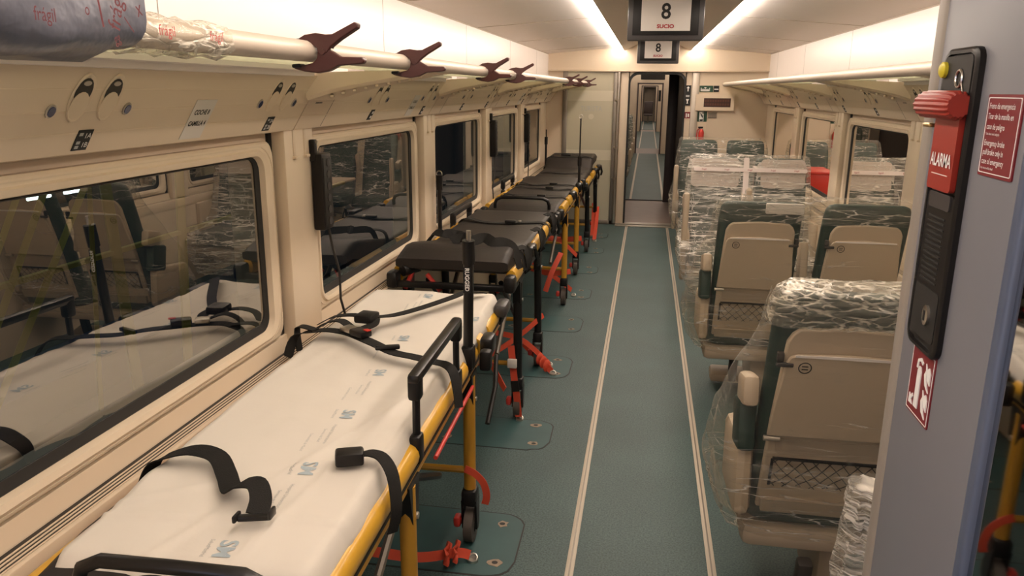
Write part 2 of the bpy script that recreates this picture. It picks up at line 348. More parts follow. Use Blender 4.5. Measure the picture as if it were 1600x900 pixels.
# ------------------------------------------------------------------ setting: side walls, windows
ZG0, ZG1 = .89, 1.515
def side_wall(side):
    X = mir(side); nm = 'left' if side == 0 else 'right'
    def bx(g, x0, x1, y0, y1, z0, z1, bev=0): a, b = sorted((X(x0), X(x1))); return g.b2((a, y0, z0), (b, y1, z1), bev)
    g = G(); bx(g, -1.45, -1.345, -1.8, YE+.3, -.02, ZG0-.01); bx(g, -1.45, -1.345, -1.8, YE+.3, ZG1+.01, 1.85)
    ys = [-1.8]
    for yk in BAYS: ys += [yk-1.45, yk-.09]
    ys.append(YE+.3)
    for i in range(0, len(ys), 2): bx(g, -1.45, -1.345, ys[i], ys[i+1], ZG0-.02, ZG1+.02)
    # upper wall above the luggage rack
    bx(g, -1.45, -1.31, -1.8, YE+.3, 1.80, 2.42)
    w = struct('wall_'+nm, g, 'cream')
    up = G(); bx(up, -1.312, -1.300, -1.8, YE, 1.81, 2.195); up.build('upper_panel', 'upper', w)
    for yj in ([2.0, 3.85, 5.67, 7.5, 9.3] if side == 0 else [3.15, 4.55, 6.35, 8.15, 9.8]):
        s = G(); bx(s, -1.3005, -1.2994, yj-.002, yj+.002, 1.83, 2.19); s.build('panel_joint', 'grey', w)
    # heater cover with slots
    hc = G(); bx(hc, -1.345, -1.250, -1.8, YE, 0, .75, 0); bx(hc, -1.262, -1.246, -1.8, YE, .70, .775, .004); bx(hc, -1.345, -1.318, -1.8, YE, .70, .776, .003)
    hc.build('heater_cover', 'cream2', w)
    bk = G(); bx(bk, -1.32, -1.26, -1.8, YE, .748, .7722); bk.build('grille_recess', 'louvre', w)
    for i in range(4):
        sl = G(); x = -1.3035+.0118*i; bx(sl, x, x+.0050, -1.8, YE, .752, .7737); sl.build('grille_slat', 'cream2', w)
    # sill slope between grille and windows
    sp = G(); pr = [(-1.346, .775), (-1.318, .776), (-1.325, .83), (-1.346, .835)]
    sp.prism(pr, lambda u, v, q: (X(u), q, v), -1.8, YE); sp.build('sill_slope', 'cream', w)
    ks = BAYS if side == 0 else BAYS
    for k in range(-1, 5):
        yk = 2.64 + 1.815*k
        sl = G(); bx(sl, -1.346, -1.335, yk, yk+.026, .80, 1.60); sl.build('gap_shade', 'dark', w)  # black strip stands in for the shaded gap beside the window frame
        pl = G(); y1 = yk+.275 if k < 4 else YE
        bx(pl, -1.346, -1.285 if k < 4 else -1.32, yk+.026, y1, .778, 1.62, .008)
        po = pl.build('pilaster', 'cream', w)
        if k < 4:
            for dy in (.09, .185):
                hk = G(); bx(hk, -1.286, -1.282, yk+dy, yk+dy+.02, 1.50, 1.61, .002)
                hk.build('hook_plate', 'cream2', po)
                hk = G(); bx(hk, -1.287, -1.270, yk+dy-.004, yk+dy+.024, 1.492, 1.502, .002); hk.build('coat_hook', 'cream', po)
    # windows
    for i, yk in enumerate(BAYS):
        n = i+1 if side == 0 else i+6
        yc = (yk-1.45+yk-.09)/2; zc = (ZG0+ZG1)/2; wid = 1.36; hei = ZG1-ZG0
        P = lambda u, v, x: (X(x), yc+u, zc+v)
        o1 = rrect(1.53, .725, .05, 5); i1 = rrect(wid+.012, hei+.012, .055, 5); i0 = rrect(wid-.004, hei-.004, .05, 5); o2 = rrect(1.51, .710, .05, 5)
        m1 = rrect(wid+.075, hei+.055, .08, 5)
        fr = G().loft([[P(u, v, -1.346) for u, v in o1], [P(u, v, -1.322) for u, v in o1], [P(u, v, -1.315) for u, v in o2], [P(u, v, -1.314) for u, v in m1], [P(u, v, -1.306) for u, v in [(a*.993, b*.985) for a, b in m1]], [P(u, v, -1.312) for u, v in i1], [P(u, v, -1.345) for u, v in i0]], True, False)
        wo = fr.build('window_%d' % n, 'cream', None, 30, 'structure')
        gi = [(u, v+.012) for u, v in rrect(wid-.05, hei-.035, .04, 5)]
        G().loft([[P(u, v, -1.336) for u, v in i1], [P(u, v, -1.330) for u, v in i0], [P(u, v, -1.336) for u, v in gi], [P(u, v, -1.342) for u, v in gi]], True, False).build('gasket', 'dark', wo)
        gl = G().loft([[P(u, v, -1.3385) for u, v in i0]], True, False); gl.f = [tuple(range(len(i0)))]; gl.build('pane', 'glass', wo, smooth=False)
        # faint engraved contour on the frame
        sw = G(); a, b = rrect(1.50, .700, .10, 6), rrect(1.494, .694, .10, 6)
        sw.loft([[P(u, v, -1.3142) for u, v in a], [P(u, v, -1.3125) for u, v in a], [P(u, v, -1.3125) for u, v in b], [P(u, v, -1.3142) for u, v in b]], True, False)
        sw.build('frame_groove', 'cream2', wo)
    return w
wl = side_wall(0); wr = side_wall(1)

# reading-light panels under the racks (on the side walls)
P0 = Vector((-1.272, 0, 1.60)); P1 = Vector((-1.152, 0, 1.79))
SL = (P1-P0); SLn = SL.normalized()
def panel_fn(side, y, s):
    """frame on the slanted panel: a along the car (reading right), b up the slope, c off the face"""
    X = mir(side); o = P0 + SL*s; o.y = y
    if side == 0: o2, r, u = o, Vector((0, 1, 0)), SLn
    else: o2, r, u = Vector((2*CX-o.x, o.y, o.z)), Vector((0, -1, 0)), Vector((-SLn.x, 0, SLn.z))
    return frame_fn(o2, r, u)
def light_panels(side, wall):
    X = mir(side)
    for k in range(-1, 6):
        y0 = -1.75 if k < 0 else 2.72+1.815*(k-1)-.0; y1 = 2.72+1.815*(k if k >= 0 else -1)-.008
        if k < 0: continue
        y0 = max(.55, 2.72+1.815*(k-1)); y1 = min(YE-.02, y0+1.815-.007) if k else 2.713
        pr = [(P0.x, P0.z), (P1.x, P1.z), (P1.x-.02, P1.z+.008), (-1.31, 1.80), (-1.34, 1.62), (-1.335, 1.59)]
        p = G().prism(pr, lambda u, v, w: (X(u), w, v), y0, y1).build('reading_light_panel', 'cream2', wall)
        # faint ribs of the profile
        for s in (.25, .5, .75):
            f = panel_fn(side, (y0+y1)/2, s); h = (y1-y0)/2
            G().prism([(-h, -.0012), (h, -.0012), (h, .0012), (-h, .0012)], f, -.0005, .0008).build('profile_rib', 'cream', p)
        for yc in (y0+.76 if k else 1.575, y0+1.60 if k else 2.475):
            if yc > y1-.1: continue
            for d in (-.048, .048):
                f = panel_fn(side, yc+d, .66)
                ov = [(.030*math.cos(a), .056*math.sin(a)) for a in [2*PI*q/18 for q in range(18)]]
                g = G().loft([[f(u*1.1, v*1.1, .0006) for u, v in ov], [f(u*1.06, v*1.05, .004) for u, v in ov], [f(u, v, .0035) for u, v in ov], [f(u*.9, v*.9, .001) for u, v in ov]], True, True)
                rl = g.build('reading_light', 'cream', p)
                g = G().prism([(.025*math.cos(a), .014+.034*math.sin(a)) for a in [2*PI*q/18 for q in range(18)]], f, .0012, .0022); g.build('socket_shade', 'louvre', p)  # dark disc painted as the shade inside the light's recess
                g = G().prism([(.0268*math.cos(a), -.019+.034*math.sin(a)) for a in [2*PI*q/18 for q in range(18)]], f, .0018, .0034); g.build('light_scoop', 'cream2', p)
                G().prism([(.012*math.cos(a), .036+.006*math.sin(a)) for a in [2*PI*q/10 for q in range(10)]], f, .0020, .0036).build('light_lens', 'alu', p)
            for d in (-.122, .122):
                f = panel_fn(side, yc+d, .52)
                G().loft([[f(.014*math.cos(a)*q, .017*math.sin(a)*q, c) for a in [2*PI*t/12 for t in range(12)]] for q, c in ((1, .0005), (1, .003), (.8, .004))], True, True).build('call_button_rim', 'alu', p)
                G().prism([(.0105*math.cos(a), .0125*math.sin(a)) for a in [2*PI*t/12 for t in range(12)]], f, .003, .0052).build('call_button', 'bluelens', p)
            f = panel_fn(side, yc+(.01 if yc > 2 else .015), .165)
            tg = G().prism([(-.024, -.027), (.024, -.027), (.024, .027), (-.024, .027)], f, .0005, .0018).build('seat_number_tag', 'ink', p)
            if side == 0 and k == 0:
                a, b = ('1A', '1B') if yc < 2 else ('2A', '2B')
                text('seat_number', a, .019, lambda u, v, c, f=f: f(u+.011, v+.011, c), 'whiteink', p, lift=.002)
                text('seat_number', b, .019, lambda u, v, c, f=f: f(u+.011, v-.013, c), 'whiteink', p, lift=.002)
                for zz in (.016, -.006, -.018):
                    G().prism([(-.018, zz-.004), (-.006, zz-.004), (-.006, zz+.004), (-.018, zz+.004)], f, .0018, .0022).build('seat_symbol', 'greyink', p)
            else:
                for zz in (.012, -.012):
                    G().prism([(.0, zz-.006), (.018, zz-.006), (.018, zz+.006), (.0, zz+.006)], f, .0018, .0022).build('seat_symbol', 'whiteink', p)
        if k:
            for q in range(5):
                f = panel_fn(side, y0+.10, .50+.075*q)
                G().prism([(-.03, -.0028), (.03, -.0028), (.03, .0028), (-.03, .0028)], f, -.001, .0008).build('vent_slot', 'dark', p)
            f = panel_fn(side, y0+.235, .42)
            G().prism([(-.0015, -.09), (.0015, -.09), (.0015, .09), (-.0015, .09)], f, -.001, .0007).build('panel_joint', 'grey', p)
            G().prism([(-.012, .08), (.012, .095), (.012, .108), (-.012, .093)], f, -.001, .006).build('panel_latch', 'louvre', p)
light_panels(0, wl); light_panels(1, wr)
for yc, l2 in ((2.035, 'CAMILLA 4'), (4.09, 'CAMILLA 3'), (7.75, 'CAMILLA 2')):
    f = panel_fn(0, yc, .33)
    p = G().prism([(-.052, -.064), (.052, -.064), (.052, .062), (-.052, .062)], f, .0008, .0018).build('paper_label', 'paper')
    tag(p, {'CAMILLA 4': 'white paper notice reading COCHE 8 CAMILLA 4 taped above the nearest window', 'CAMILLA 3': 'white paper notice taped on the light panel above the second window from the front',
            'CAMILLA 2': 'small far white paper notice taped on the light panel above the fourth left window'}[l2], 'paper sign', 'paper notices over the stretchers')
    text('lettering', 'COCHE 8', .022, lambda u, v, c, f=f: f(u, v+.022, c), 'ink', p, bold=.0007, lift=.0022, xs=.8)
    text('lettering', l2, .022, lambda u, v, c, f=f: f(u, v-.014, c), 'ink', p, bold=.0007, lift=.0022, xs=.8)

# ------------------------------------------------------------------ ceiling and light lines
cp = [(-1.31, 2.195), (-1.0, 2.222), (-.7, 2.246), (-.43, 2.262), (-.43, 2.50), (-1.31, 2.50)]
g = G()
for s in (0, 1):
    X = mir(s); g.prism(cp, lambda u, v, w: (X(u), w, v), -1.8, YE+.2)
mid = [(-.425, 2.262), (-.415, 2.30), (-.325, 2.245)]
cl = struct('ceiling', g, 'white')
arch = [(-.335, 2.236), (-.30, 2.245), (-.16, 2.315), (.0, 2.345), (.16, 2.345), (.32, 2.315), (.46, 2.245), (.495, 2.236), (.495, 2.5), (-.335, 2.5)]
G().prism(arch, lambda u, v, w: (u, w, v), -1.8, YE+.2).build('centre_channel', 'ceilmid', cl)
for s in (0, 1):
    X = mir(s)
    G().prism([(-.44, 2.27), (-.325, 2.27), (-.325, 2.5), (-.44, 2.5)], lambda u, v, w: (X(u), w, v), -1.8, YE+.2).build('light_trough', 'white', cl)
    G().prism([(-1.318, 2.188), (-1.298, 2.188), (-1.298, 2.2), (-1.318, 2.2)], lambda u, v, w: (X(u), w, v), -1.8, YE).build('cornice_joint', 'shell2', cl)
    for yj in (2.4, 4.2, 6.02, 7.83, 9.65):
        G().prism([(-1.29, 2.1945), (-.44, 2.2605), (-.44, 2.263), (-1.29, 2.197)], lambda u, v, w: (X(u), w, v), yj-.0015, yj+.0015).build('ceiling_joint', 'shell2', cl)
for s, lab in ((0, 'long lit light line along the left side of the ceiling centre'), (1, 'long lit light line along the right side of the ceiling centre')):
    X = mir(s)
    t = thing('ceiling_light', lab, 'ceiling light', (X(-.38), 0, 2.24), 0, None)
    d = 1 if s == 0 else -1
    for a, b in ((-1.7, 4.4), (4.41, YE-.03)):
        G().prism([(-.030*d, .028), (-.028*d, -.006), (-.018*d, -.018), (.006*d, -.018), (.018*d, -.006), (.020*d, .028)], lambda u, v, w: (u, w, v), a, b).build('diffuser', 'lamp', t)

# ------------------------------------------------------------------ luggage racks
def rack(side):
    X = mir(side)
    t = thing('luggage_rack', 'long cream overhead luggage rack with clamps along the left wall' if side == 0 else 'long cream overhead luggage rack along the right wall over the seats', 'luggage rack', (X(-1.15), 5, 1.80))
    off = Vector((-X(-1.15), -5, -1.80))
    L = lambda x, y, z: Vector((X(x), y, z)) + off
    xl = -.755; y0 = .45 if side == 0 else 1.15; y1 = 10.2
    prof = [(.026*math.cos(a), .023*math.sin(a)) for a in [2*PI*q/16 for q in range(16)]]
    rings = [[L(xl+u, y, 1.828+v) for u, v in prof] for y in (y0, y1)] + [[L(xl-.02+u*.6, y1+.05, 1.826+v*.6) for u, v in prof]]
    G().loft(rings).build('front_tube', 'rackmetal', t)
    G().prism([(xl-.02, 1.842), (xl-.03, 1.85), (xl-.035, 1.846), (xl-.022, 1.834)], lambda u, v, w: L(u, w, v), y0, y1).build('tube_fin', 'rackmetal', t)
    for k in range(6):
        ya = max(y0, 3.02+1.815*(k-1)); yb = min(y1, 2.62+1.815*k)
        G().prism([(-1.105, 1.818), (xl-.01, 1.815), (xl-.01, 1.823), (-1.105, 1.826)], lambda u, v, w: L(u, w, v), ya, yb+.36).build('glass_shelf', 'rackglass', t)
        if ya < yb:
            G().prism([(-1.175, 1.785), (-1.138, 1.788), (-1.136, 1.803), (-1.105, 1.805), (-1.103, 1.821), (-1.17, 1.821)], lambda u, v, w: L(u, w, v), ya, yb).build('shelf_profile', 'white', t)
        # bracket arm: deep at the wall, thin at the tube
        yw = 2.66+1.815*k
        if yw+.3 < 10.4 and (side == 0 or yw > 1.5):
            rings = []
            for q in range(7):
                a = q/6; x = -1.19+(xl+.005+1.19)*a; zt = 1.80+.02*a; zb = 1.705+.10*(a**.75); ya2 = yw+.26*a*.9; yb2 = yw+.33+.02*a
                rings.append([L(x, ya2, zb+.012), L(x, ya2+.012, zb), L(x, yb2-.012, zb), L(x, yb2, zb+.012), L(x, yb2, zt), L(x, ya2, zt)])
            ar = G().loft(rings).build('bracket_arm', 'cream2', t, 30)
            for q in range(9):
                a = .08+.09*q; x = -1.19+(xl+1.19)*a; zb = 1.705+.10*(a**.75); ya2 = yw+.26*a*.9
                G().box(L(x, (ya2+yw+.30)/2, zb-.0005), (.012, max(.02, .27*(1-a)), .010), .003, Matrix.Rotation(.35*(1 if side == 0 else -1), 3, 'Z')).build('bracket_rib', 'cream2', ar)
    return t
rack(0); rack(1)

# spring clamps on the left rack tube
UP = [(-.078, .021), (-.070, .032), (-.045, .044), (-.015, .047), (.012, .042), (.03, .042), (.092, .068), (.100, .064), (.098, .053), (.05, .028), (.025, .012), (.012, -.004), (-.012, -.006), (-.016, .012), (-.030, .022), (-.055, .022)]
LO = [(-.084, -.030), (-.082, -.038), (-.055, -.046), (-.02, -.052), (.012, -.048), (.04, -.036), (.105, -.034), (.110, -.026), (.105, -.018), (.045, -.014), (.018, .004), (.004, .012), (-.014, .004), (-.018, -.016), (-.030, -.026), (-.055, -.030)]
def clamp(y, label, i):
    t = thing('spring_clamp', label, 'clamp', (-.712, y, 1.826), .10*math.sin(i*2.3), 'spring clamps on the left luggage rack')
    t.rotation_euler.y = -.05; t.scale = (.86, .9, .86)
    f = lambda u, v, w: (u, w, v)
    for nm, poly, w in (('upper_jaw', UP, .013), ('lower_jaw', LO, .0115)):
        g = G().prism(poly, f, -w, w); o = g.build(nm, 'clamp', t)
        bv = o.modifiers.new('round', 'BEVEL'); bv.width = .003; bv.segments = 2; bv.limit_method = 'ANGLE'
    G().box((-.070, 0, .0275), (.022, .030, .012), .004, Matrix.Rotation(-.4, 3, 'Y')).build('upper_pad', 'black', t)
    G().box((-.074, 0, -.031), (.026, .030, .010), .004).build('lower_pad', 'black', t)
    G().cyl((0, -.0155, .0), (0, .0155, 0), .0075, 12).build('pivot_pin', 'clamp', t)
    G().cyl((-.066, -.0145, .030), (-.066, .0145, .030), .0035, 10).build('pad_rivet', 'paper', t)
    G().cyl((.012, -.006, .004), (.012, .006, .004), .010, 12).build('torsion_spring', 'steel', t)
for i, (y, l) in enumerate([(1.70, 'brown-red spring clamp nearest the camera on the left rack tube'), (2.40, 'second nearest brown-red spring clamp on the left rack tube'),
    (3.61, 'third brown-red spring clamp from the camera, first of the middle two on the rack'), (4.39, 'fourth brown-red spring clamp from the camera, second of the middle two on the rack'),
    (7.35, 'brown-red spring clamp, nearest of the three at the far rack end'), (8.33, 'brown-red spring clamp, middle of the three at the far rack end'), (9.61, 'brown-red spring clamp last at the far tip of the left rack')]):
    clamp(y, l, i)

# wrapped bundle and tape at the near end of the left rack
def lumpy(rings, amp, sc, seed):
    out = []
    for r in rings:
        c = sum((Vector(p) for p in r), Vector())/len(r); q = []
        for p in r:
            p = Vector(p); d = (p-c).normalized(); q.append(p + d*(noise.noise(p*sc+Vector((seed, 0, 0)))*amp))
        out.append(q)
    return out
t = thing('wrapped_bundle', 'grey-blue film-wrapped bundle with red print on the near left rack', 'package', (-.77, .735, 1.782))
rings = []
for q in range(15):
    y = -.35+.66*q/14; k = 1 if q < 13 else .82
    rings.append([(u*k, y, .085+v*k) for u, v in rrect(.17, .17, .05, 5)])
G().loft(lumpy(rings, .014, 16, 3)).build('film', 'wrapgrey', t, 60)
G().b2((-.085, -.36, -.03), (.02, -.02, .012), .01).build('foam_underside', 'grey', t)
f0 = frame_fn((.092, 0, .08), (0, 1, 0), (0, 0, 1))
for s, u, v, sz, ro in (('frágil', .205, .030, .034, 1.25), ('x', .250, .034, .030, .3), ('o', .150, .024, .020, 0), ('|', .172, .035, .055, .15), ('frágil', -.05, .03, .034, 0.1), ('gg', .20, -.006, .018, .35), ('frágil', .08, .012, .022, 0), ('/', .228, .012, .034, 1.0)):
    c, q = math.cos(ro), math.sin(ro)
    text('red_print', s, sz, lambda a, b, w, u=u, v=v, c=c, q=q: f0(u+a*c-b*q, v-.048+a*q+b*c, w), 'maroonink', t, lift=.010, xs=.8)
t = thing('tape_wrap', 'clear tape with red print wound round the rack tube near the bundle', 'tape', (-.755, 1.2, 1.828))
rings = []
for q in range(13):
    y = -.14+.27*q/12; rings.append([(.033*math.cos(a)*(1+.12*random.uniform(-1, 1)), y, .030*math.sin(a)*(1+.12*random.uniform(-1, 1))-.002) for a in [2*PI*w/14 for w in range(14)]])
G().loft(rings, True, False).build('film', 'wraptop', t, 60)
f1 = frame_fn((.036, 0, .002), (0, 1, 0), (0, 0, 1))
for u in (-.08, .06): text('red_print', 'frágil', .022, lambda a, b, w, u=u: f1(u+a, b, w), 'redink', t, lift=.003)

# ------------------------------------------------------------------ end wall with glass screen and doorway
g = G()
g.b2((-1.40, YE, 0), (-1.10, YE+.12, 2.0)); g.b2((-1.10, YE+.05, 0), (-.36, YE+.12, 2.0)); g.b2((-.36, YE, 0), (-.245, YE+.12, 2.0), .004); g.b2((.45, YE, 0), (1.56, YE+.12, 2.0))
we = struct('wall_far', g, 'cream2')
G().prism([(YE-.03, 1.985), (YE-.045, 1.995), (YE-.045, 2.42), (YE+.12, 2.42), (YE+.12, 1.985)], lambda u, v, w: (w, u, v), -1.40, 1.56).build('lintel', 'cream', we)
G().b2((-1.40, YE-.06, 1.978), (1.56, YE-.03, 1.992), .004).build('lintel_lip', 'cream2', we)
for x0, x1, m in ((-1.105, -1.045, 'grey'), (-.45, -.395, 'grey'), (.535, .625, 'alu')):
    G().b2((x0, YE-.03, .0), (x1, YE+.01, 1.98), .006).build('mullion', m, we)
G().cyl((-.385, YE-.04, 0.02), (-.385, YE-.04, 1.975), .022, 14).build('grab_pole', 'steel', we)
for z in (.62, 1.02, 1.62): G().cyl((-.385, YE-.07, z), (-.42, YE-.02, z), .016, 10).build('pole_clamp', 'steel', we)
G().b2((-1.10, YE-.03, 0), (-.36, YE+.05, .055), .004).build('glass_sill', 'grey', we)
t = thing('glass_screen', 'frosted greenish glass screen with faint etched lettering left of the far doorway', 'glass partition', (-.75, YE, .05))
G().b2((-.30, -.004, 0), (.305, .012, 1.93)).build('pane', 'frosted', t)
for z in (.80, 1.56): G().b2((-.30, -.0055, z), (.305, -.003, z+.13)).build('etched_band', 'frostband', t)
fz = frame_fn((0, -.005, 0), (1, 0, 0), (0, 0, 1))
text('etched_lettering', 'TURISTA', .085, lambda a, b, c: fz(a+.02, b+1.46, c), 'greyink', t, xs=.75, spacing=1.15)
G().prism([(.02+.035*math.cos(a), 1.36+.035*math.sin(a)) for a in [2*PI*q/16 for q in range(16)]], fz, .0, .0015).build('etched_emblem', 'frostband', t)
# doorway
dw = thing('door_1', '', '')
del dw['label']; del dw['category']; dw['kind'] = 'structure'
def arch_pts(x0, x1, z1, r, n=6):
    p = [(x0, 0), (x0, z1-r)]
    p += [(x0+r-r*math.cos(a), z1-r+r*math.sin(a)) for a in [PI/2*q/n for q in range(1, n+1)]]
    p += [(x1-r+r*math.sin(a), z1-r+r*math.cos(a)) for a in [PI/2*q/n for q in range(0, n+1)]]
    return p + [(x1, 0)]
ao, ai = arch_pts(-.262, .465, 1.975, .12), arch_pts(-.240, .440, 1.945, .11)
k = G(); L1 = [(u, YE-.012, v) for u, v in ao]; L2 = [(u, YE-.012, v) for u, v in ai]; L3 = [(u, YE+.14, v) for u, v in ai]; L4 = [(u, YE+.02, v) for u, v in ao]
k.loft([L4, L1, L2, L3], False, False).build('door_gasket', 'dark', dw)
k = G(); top = [(u, YE+.02, v) for u, v in arch_pts(-.240, .440, 1.945, .11)]
# spandrels above the arch
sp = [(-.26, 2.0)]+ [p for p in arch_pts(-.262, .465, 1.975, .12)[1:-1]] + [(.47, 2.0)]
G().prism(sp, lambda u, v, w: (u, w, v), YE+.0, YE+.10).build('door_head', 'cream2', dw)
# gangway between the carriages
YG = 12.9
gw = struct('floor_gangway', G().b2((-.8, YE+.02, -.06), (.9, YG, 0)), 'vestfloor')
G().b2((-.36, YE-.02, 0), (.47, YE+.10, .02), .004).build('threshold_plate', 'alu', gw)
G().b2((-.36, YG-.05, 0), (.40, YG+.02, .014), .003).build('threshold_seal', 'dark', gw)
wg = struct('wall_gangway', G().b2((.445, YE+.12, 0), (.56, YG, 2.1)).b2((-.62, YE+.12, 0), (-.50, YG, 2.1)).b2((-.62, YE+.12, 2.02), (.56, YG, 2.12)), 'purple')
d2 = struct('door_2', G().b2((.30, YG-.25, 0.01), (.445, YG-.18, 2.0), .01), 'purple')
# ------------------------------------------------------------------ next carriages seen through the doorway
def next_car(y0, y1, n, lab):
    f = struct('floor_carriage_%d' % n, G().b2((-1.45, y0, -.06), (1.6, y1, 0)), 'floor')
    for x in (-.215, .315): G().b2((x-.018, y0+.02, 0), (x+.018, y1-.02, .005)).build('aisle_strip', 'strip', f)
    w = struct('wall_carriage_%d' % n, G().b2((-1.50, y0, 0), (-1.40, y1, 2.4)).b2((1.56, y0, 0), (1.66, y1, 2.4)), 'cream')
    G().b2((-1.45, y0-.06, 0), (-.36, y0, 2.4)).b2((.40, y0-.06, 0), (1.6, y0, 2.4)).b2((-.36, y0-.06, 2.01), (.40, y0, 2.4)).build('near_partition', 'cream2', w)
    G().b2((-1.45, y1, 0), (-.30, y1+.1, 2.4)).b2((.38, y1, 0), (1.6, y1+.1, 2.4)).b2((-.30, y1, 1.93), (.38, y1+.1, 2.4)).build('far_partition', 'cream2', w)
    for x0, x1, z0, z1 in ((-.32, -.28, 0, 1.95), (.36, .40, 0, 1.95), (-.32, .40, 1.91, 1.95)): G().b2((x0, y1-.02, z0), (x1, y1+.11, z1)).build('door_frame', 'purple', w)
    for s in (0, 1):
        X = mir(s); G().prism([(-.9, 1.80), (-.84, 1.80), (-.84, 1.85), (-.9, 1.85)], lambda u, v, q: (X(u), q, v), y0+.3, y1-.3).build('rack_tube', 'cream', w)
        for yk in [y0+.8+1.8*i for i in range(5)]:
            if yk+1.3 < y1: G().b2((min(X(-1.405), X(-1.395)), yk, .9), (max(X(-1.405), X(-1.395)), yk+1.3, 1.5)).build('window_recess', 'dark', w)
    c = struct('ceiling_carriage_%d' % n, G().b2((-1.5, y0, 2.28), (1.66, y1, 2.36)), 'white')
    G().b2((-.2, y0, 2.24), (.36, y1, 2.29)).build('centre_channel', 'ceilmid', c)
    for s, d in ((0, 'left'), (1, 'right')):
        X = mir(s); o = G().b2((min(X(-.42), X(-.35)), y0+.1, 2.255), (max(X(-.42), X(-.35)), y1-.1, 2.275)).build('ceiling_light', 'lampfar')
        tag(o, 'lit light line on the %s of the ceiling in the %s carriage' % (d, lab), 'ceiling light')
next_car(YG, 22.75, 2, 'next'); 
g2 = struct('floor_gangway_2', G().b2((-.8, 22.75, -.06), (.9, 24.8, 0)), 'vestfloor')
struct('wall_gangway_2', G().b2((.42, 22.86, 0), (.52, 24.73, 2.05)).b2((-.52, 22.86, 0), (-.42, 24.73, 2.05)).b2((-.52, 22.86, 1.98), (.52, 24.73, 2.06)), 'gangway')
next_car(24.8, 35.2, 3, 'third')
next_car(36.7, 46.6, 4, 'fourth')
struct('wall_end', G().b2((-.6, 47.2, 0), (.7, 47.3, 2.2)), 'shell2')
struct('floor_gangway_3', G().b2((-.8, 35.2, -.06), (.9, 36.6, 0)), 'vestfloor')
# monitor over the door of the next carriage, sign plates there
t = thing('ceiling_monitor', 'small dark monitor hung under the ceiling of the next carriage', 'monitor', (.06, 14.4, 2.02))
G().b2((-.21, 0, -.09), (.21, .08, .24), .01).build('housing', 'bezel', t); G().b2((-.16, -.004, .0), (.16, .002, .19)).build('screen', 'dark', t)
G().b2((-.13, -.006, .02), (.13, -.003, .06)).build('paper_strip', 'paper', t)
tag(G().b2((.27, 22.72, 1.45), (.34, 22.74, 1.75)).build('pictogram_sign', 'ink'), 'tiny dark sign plate on the partition of the next carriage', 'sign')

# ------------------------------------------------------------------ monitors
def monitor(y, lab, zb):
    t = thing('ceiling_monitor', lab, 'monitor', (.078, y, zb), 0, 'ceiling monitors')
    w, h = .225, .30
    G().b2((-w, 0, 0), (w, .07, h+.03), .008).build('housing', 'bezel', t)
    G().b2((-w+.03, -.004, .03), (w-.03, .004, h), .002).build('screen', 'black', t)
    G().b2((-.05, .02, h), (.05, .06, h+.12)).build('ceiling_bracket', 'bezel', t)
    p = G().b2((-.145, -.0065, .055), (.145, -.0045, .275)).build('paper_sheet', 'paper', t)
    f = frame_fn((0, -.0068, 0), (1, 0, 0), (0, 0, 1))
    text('number', '8', .125, lambda a, b, c: f(a, b+.162, c), 'ink', p, bold=.0022, xs=.95)
    text('lettering', 'SUCIO', .030, lambda a, b, c: f(a, b+.080, c), 'redink', p, bold=.0012, xs=1.15)
    text('lettering', 'TREN', .034, lambda a, b, c: f(a, b+.250, c), 'ink', p, bold=.001)
    return t
monitor(4.98, 'large near ceiling monitor with a paper reading 8 SUCIO', 2.040)
monitor(9.03, 'smaller-looking far ceiling monitor behind the near one, above the doorway', 2.035)

# ------------------------------------------------------------------ signs on the end wall
def plate(name, x0, x1, z0, z1, m, lab, cat='sign', d=.006):
    t = thing(name, lab, cat, ((x0+x1)/2, YE-.002, (z0+z1)/2)); w, h = (x1-x0)/2, (z1-z0)/2
    G().b2((-w, -d, -h), (w, .002, h)).build('plate', m, t)
    return t, frame_fn((0, -d-.0004, 0), (1, 0, 0), (0, 0, 1)), w, h
def pic(t, f, pts, m, name='symbol'): return G().prism(pts, f, 0, .0012).build(name, m, t)
def R4(x0, x1, y0, y1): return [(x0, y0), (x1, y0), (x1, y1), (x0, y1)]
def disc(cx, cy, r, n=12): return [(cx+r*math.cos(2*PI*q/n), cy+r*math.sin(2*PI*q/n)) for q in range(n)]
t, f, w, h = plate('pictogram_sign', .452, .528, 1.565, 1.815, 'ink', 'tall black plate with three white pictograms right of the far doorway')
pic(t, f, [(-.006, .05), (.006, .05), (.006, .09), (.020, .09), (0, .112), (-.020, .09), (-.006, .09)], 'whiteink', 'arrow')
pic(t, f, R4(-.022, .022, -.02, .005), 'greyink'); pic(t, f, [(-.02, -.045), (.02, -.045), (.006, -.075), (.006, -.095), (.015, -.1), (-.015, -.1), (-.006, -.095), (-.006, -.075)], 'whiteink', 'cup_symbol')
t, f, w, h = plate('fire_sign', .450, .535, 1.405, 1.485, 'signred', 'small red fire sign below the black pictogram plate')
pic(t, f, R4(-.012, .002, -.028, .022), 'whiteink'); pic(t, f, R4(.012, .03, -.022, .018), 'whiteink')
t, f, w, h = plate('exit_sign', .632, .80, 1.735, 1.812, 'signgreen', 'green exit plate with white arrow above the dot display')
pic(t, f, R4(-.07, .045, -.028, -.018), 'whiteink'); pic(t, f, R4(-.07, -.06, -.028, .012), 'whiteink'); pic(t, f, R4(.035, .045, -.028, .012), 'whiteink'); pic(t, f, [(-.03, .018), (.004, .018), (-.013, .0)], 'whiteink', 'arrow'); pic(t, f, R4(-.07, .045, -.012, -.002), 'whiteink')
t, f, w, h = plate('direction_sign', .805, .872, 1.735, 1.812, 'ink', 'small black plate beside the green exit plate')
pic(t, f, R4(-.025, .025, -.012, .002), 'whiteink')
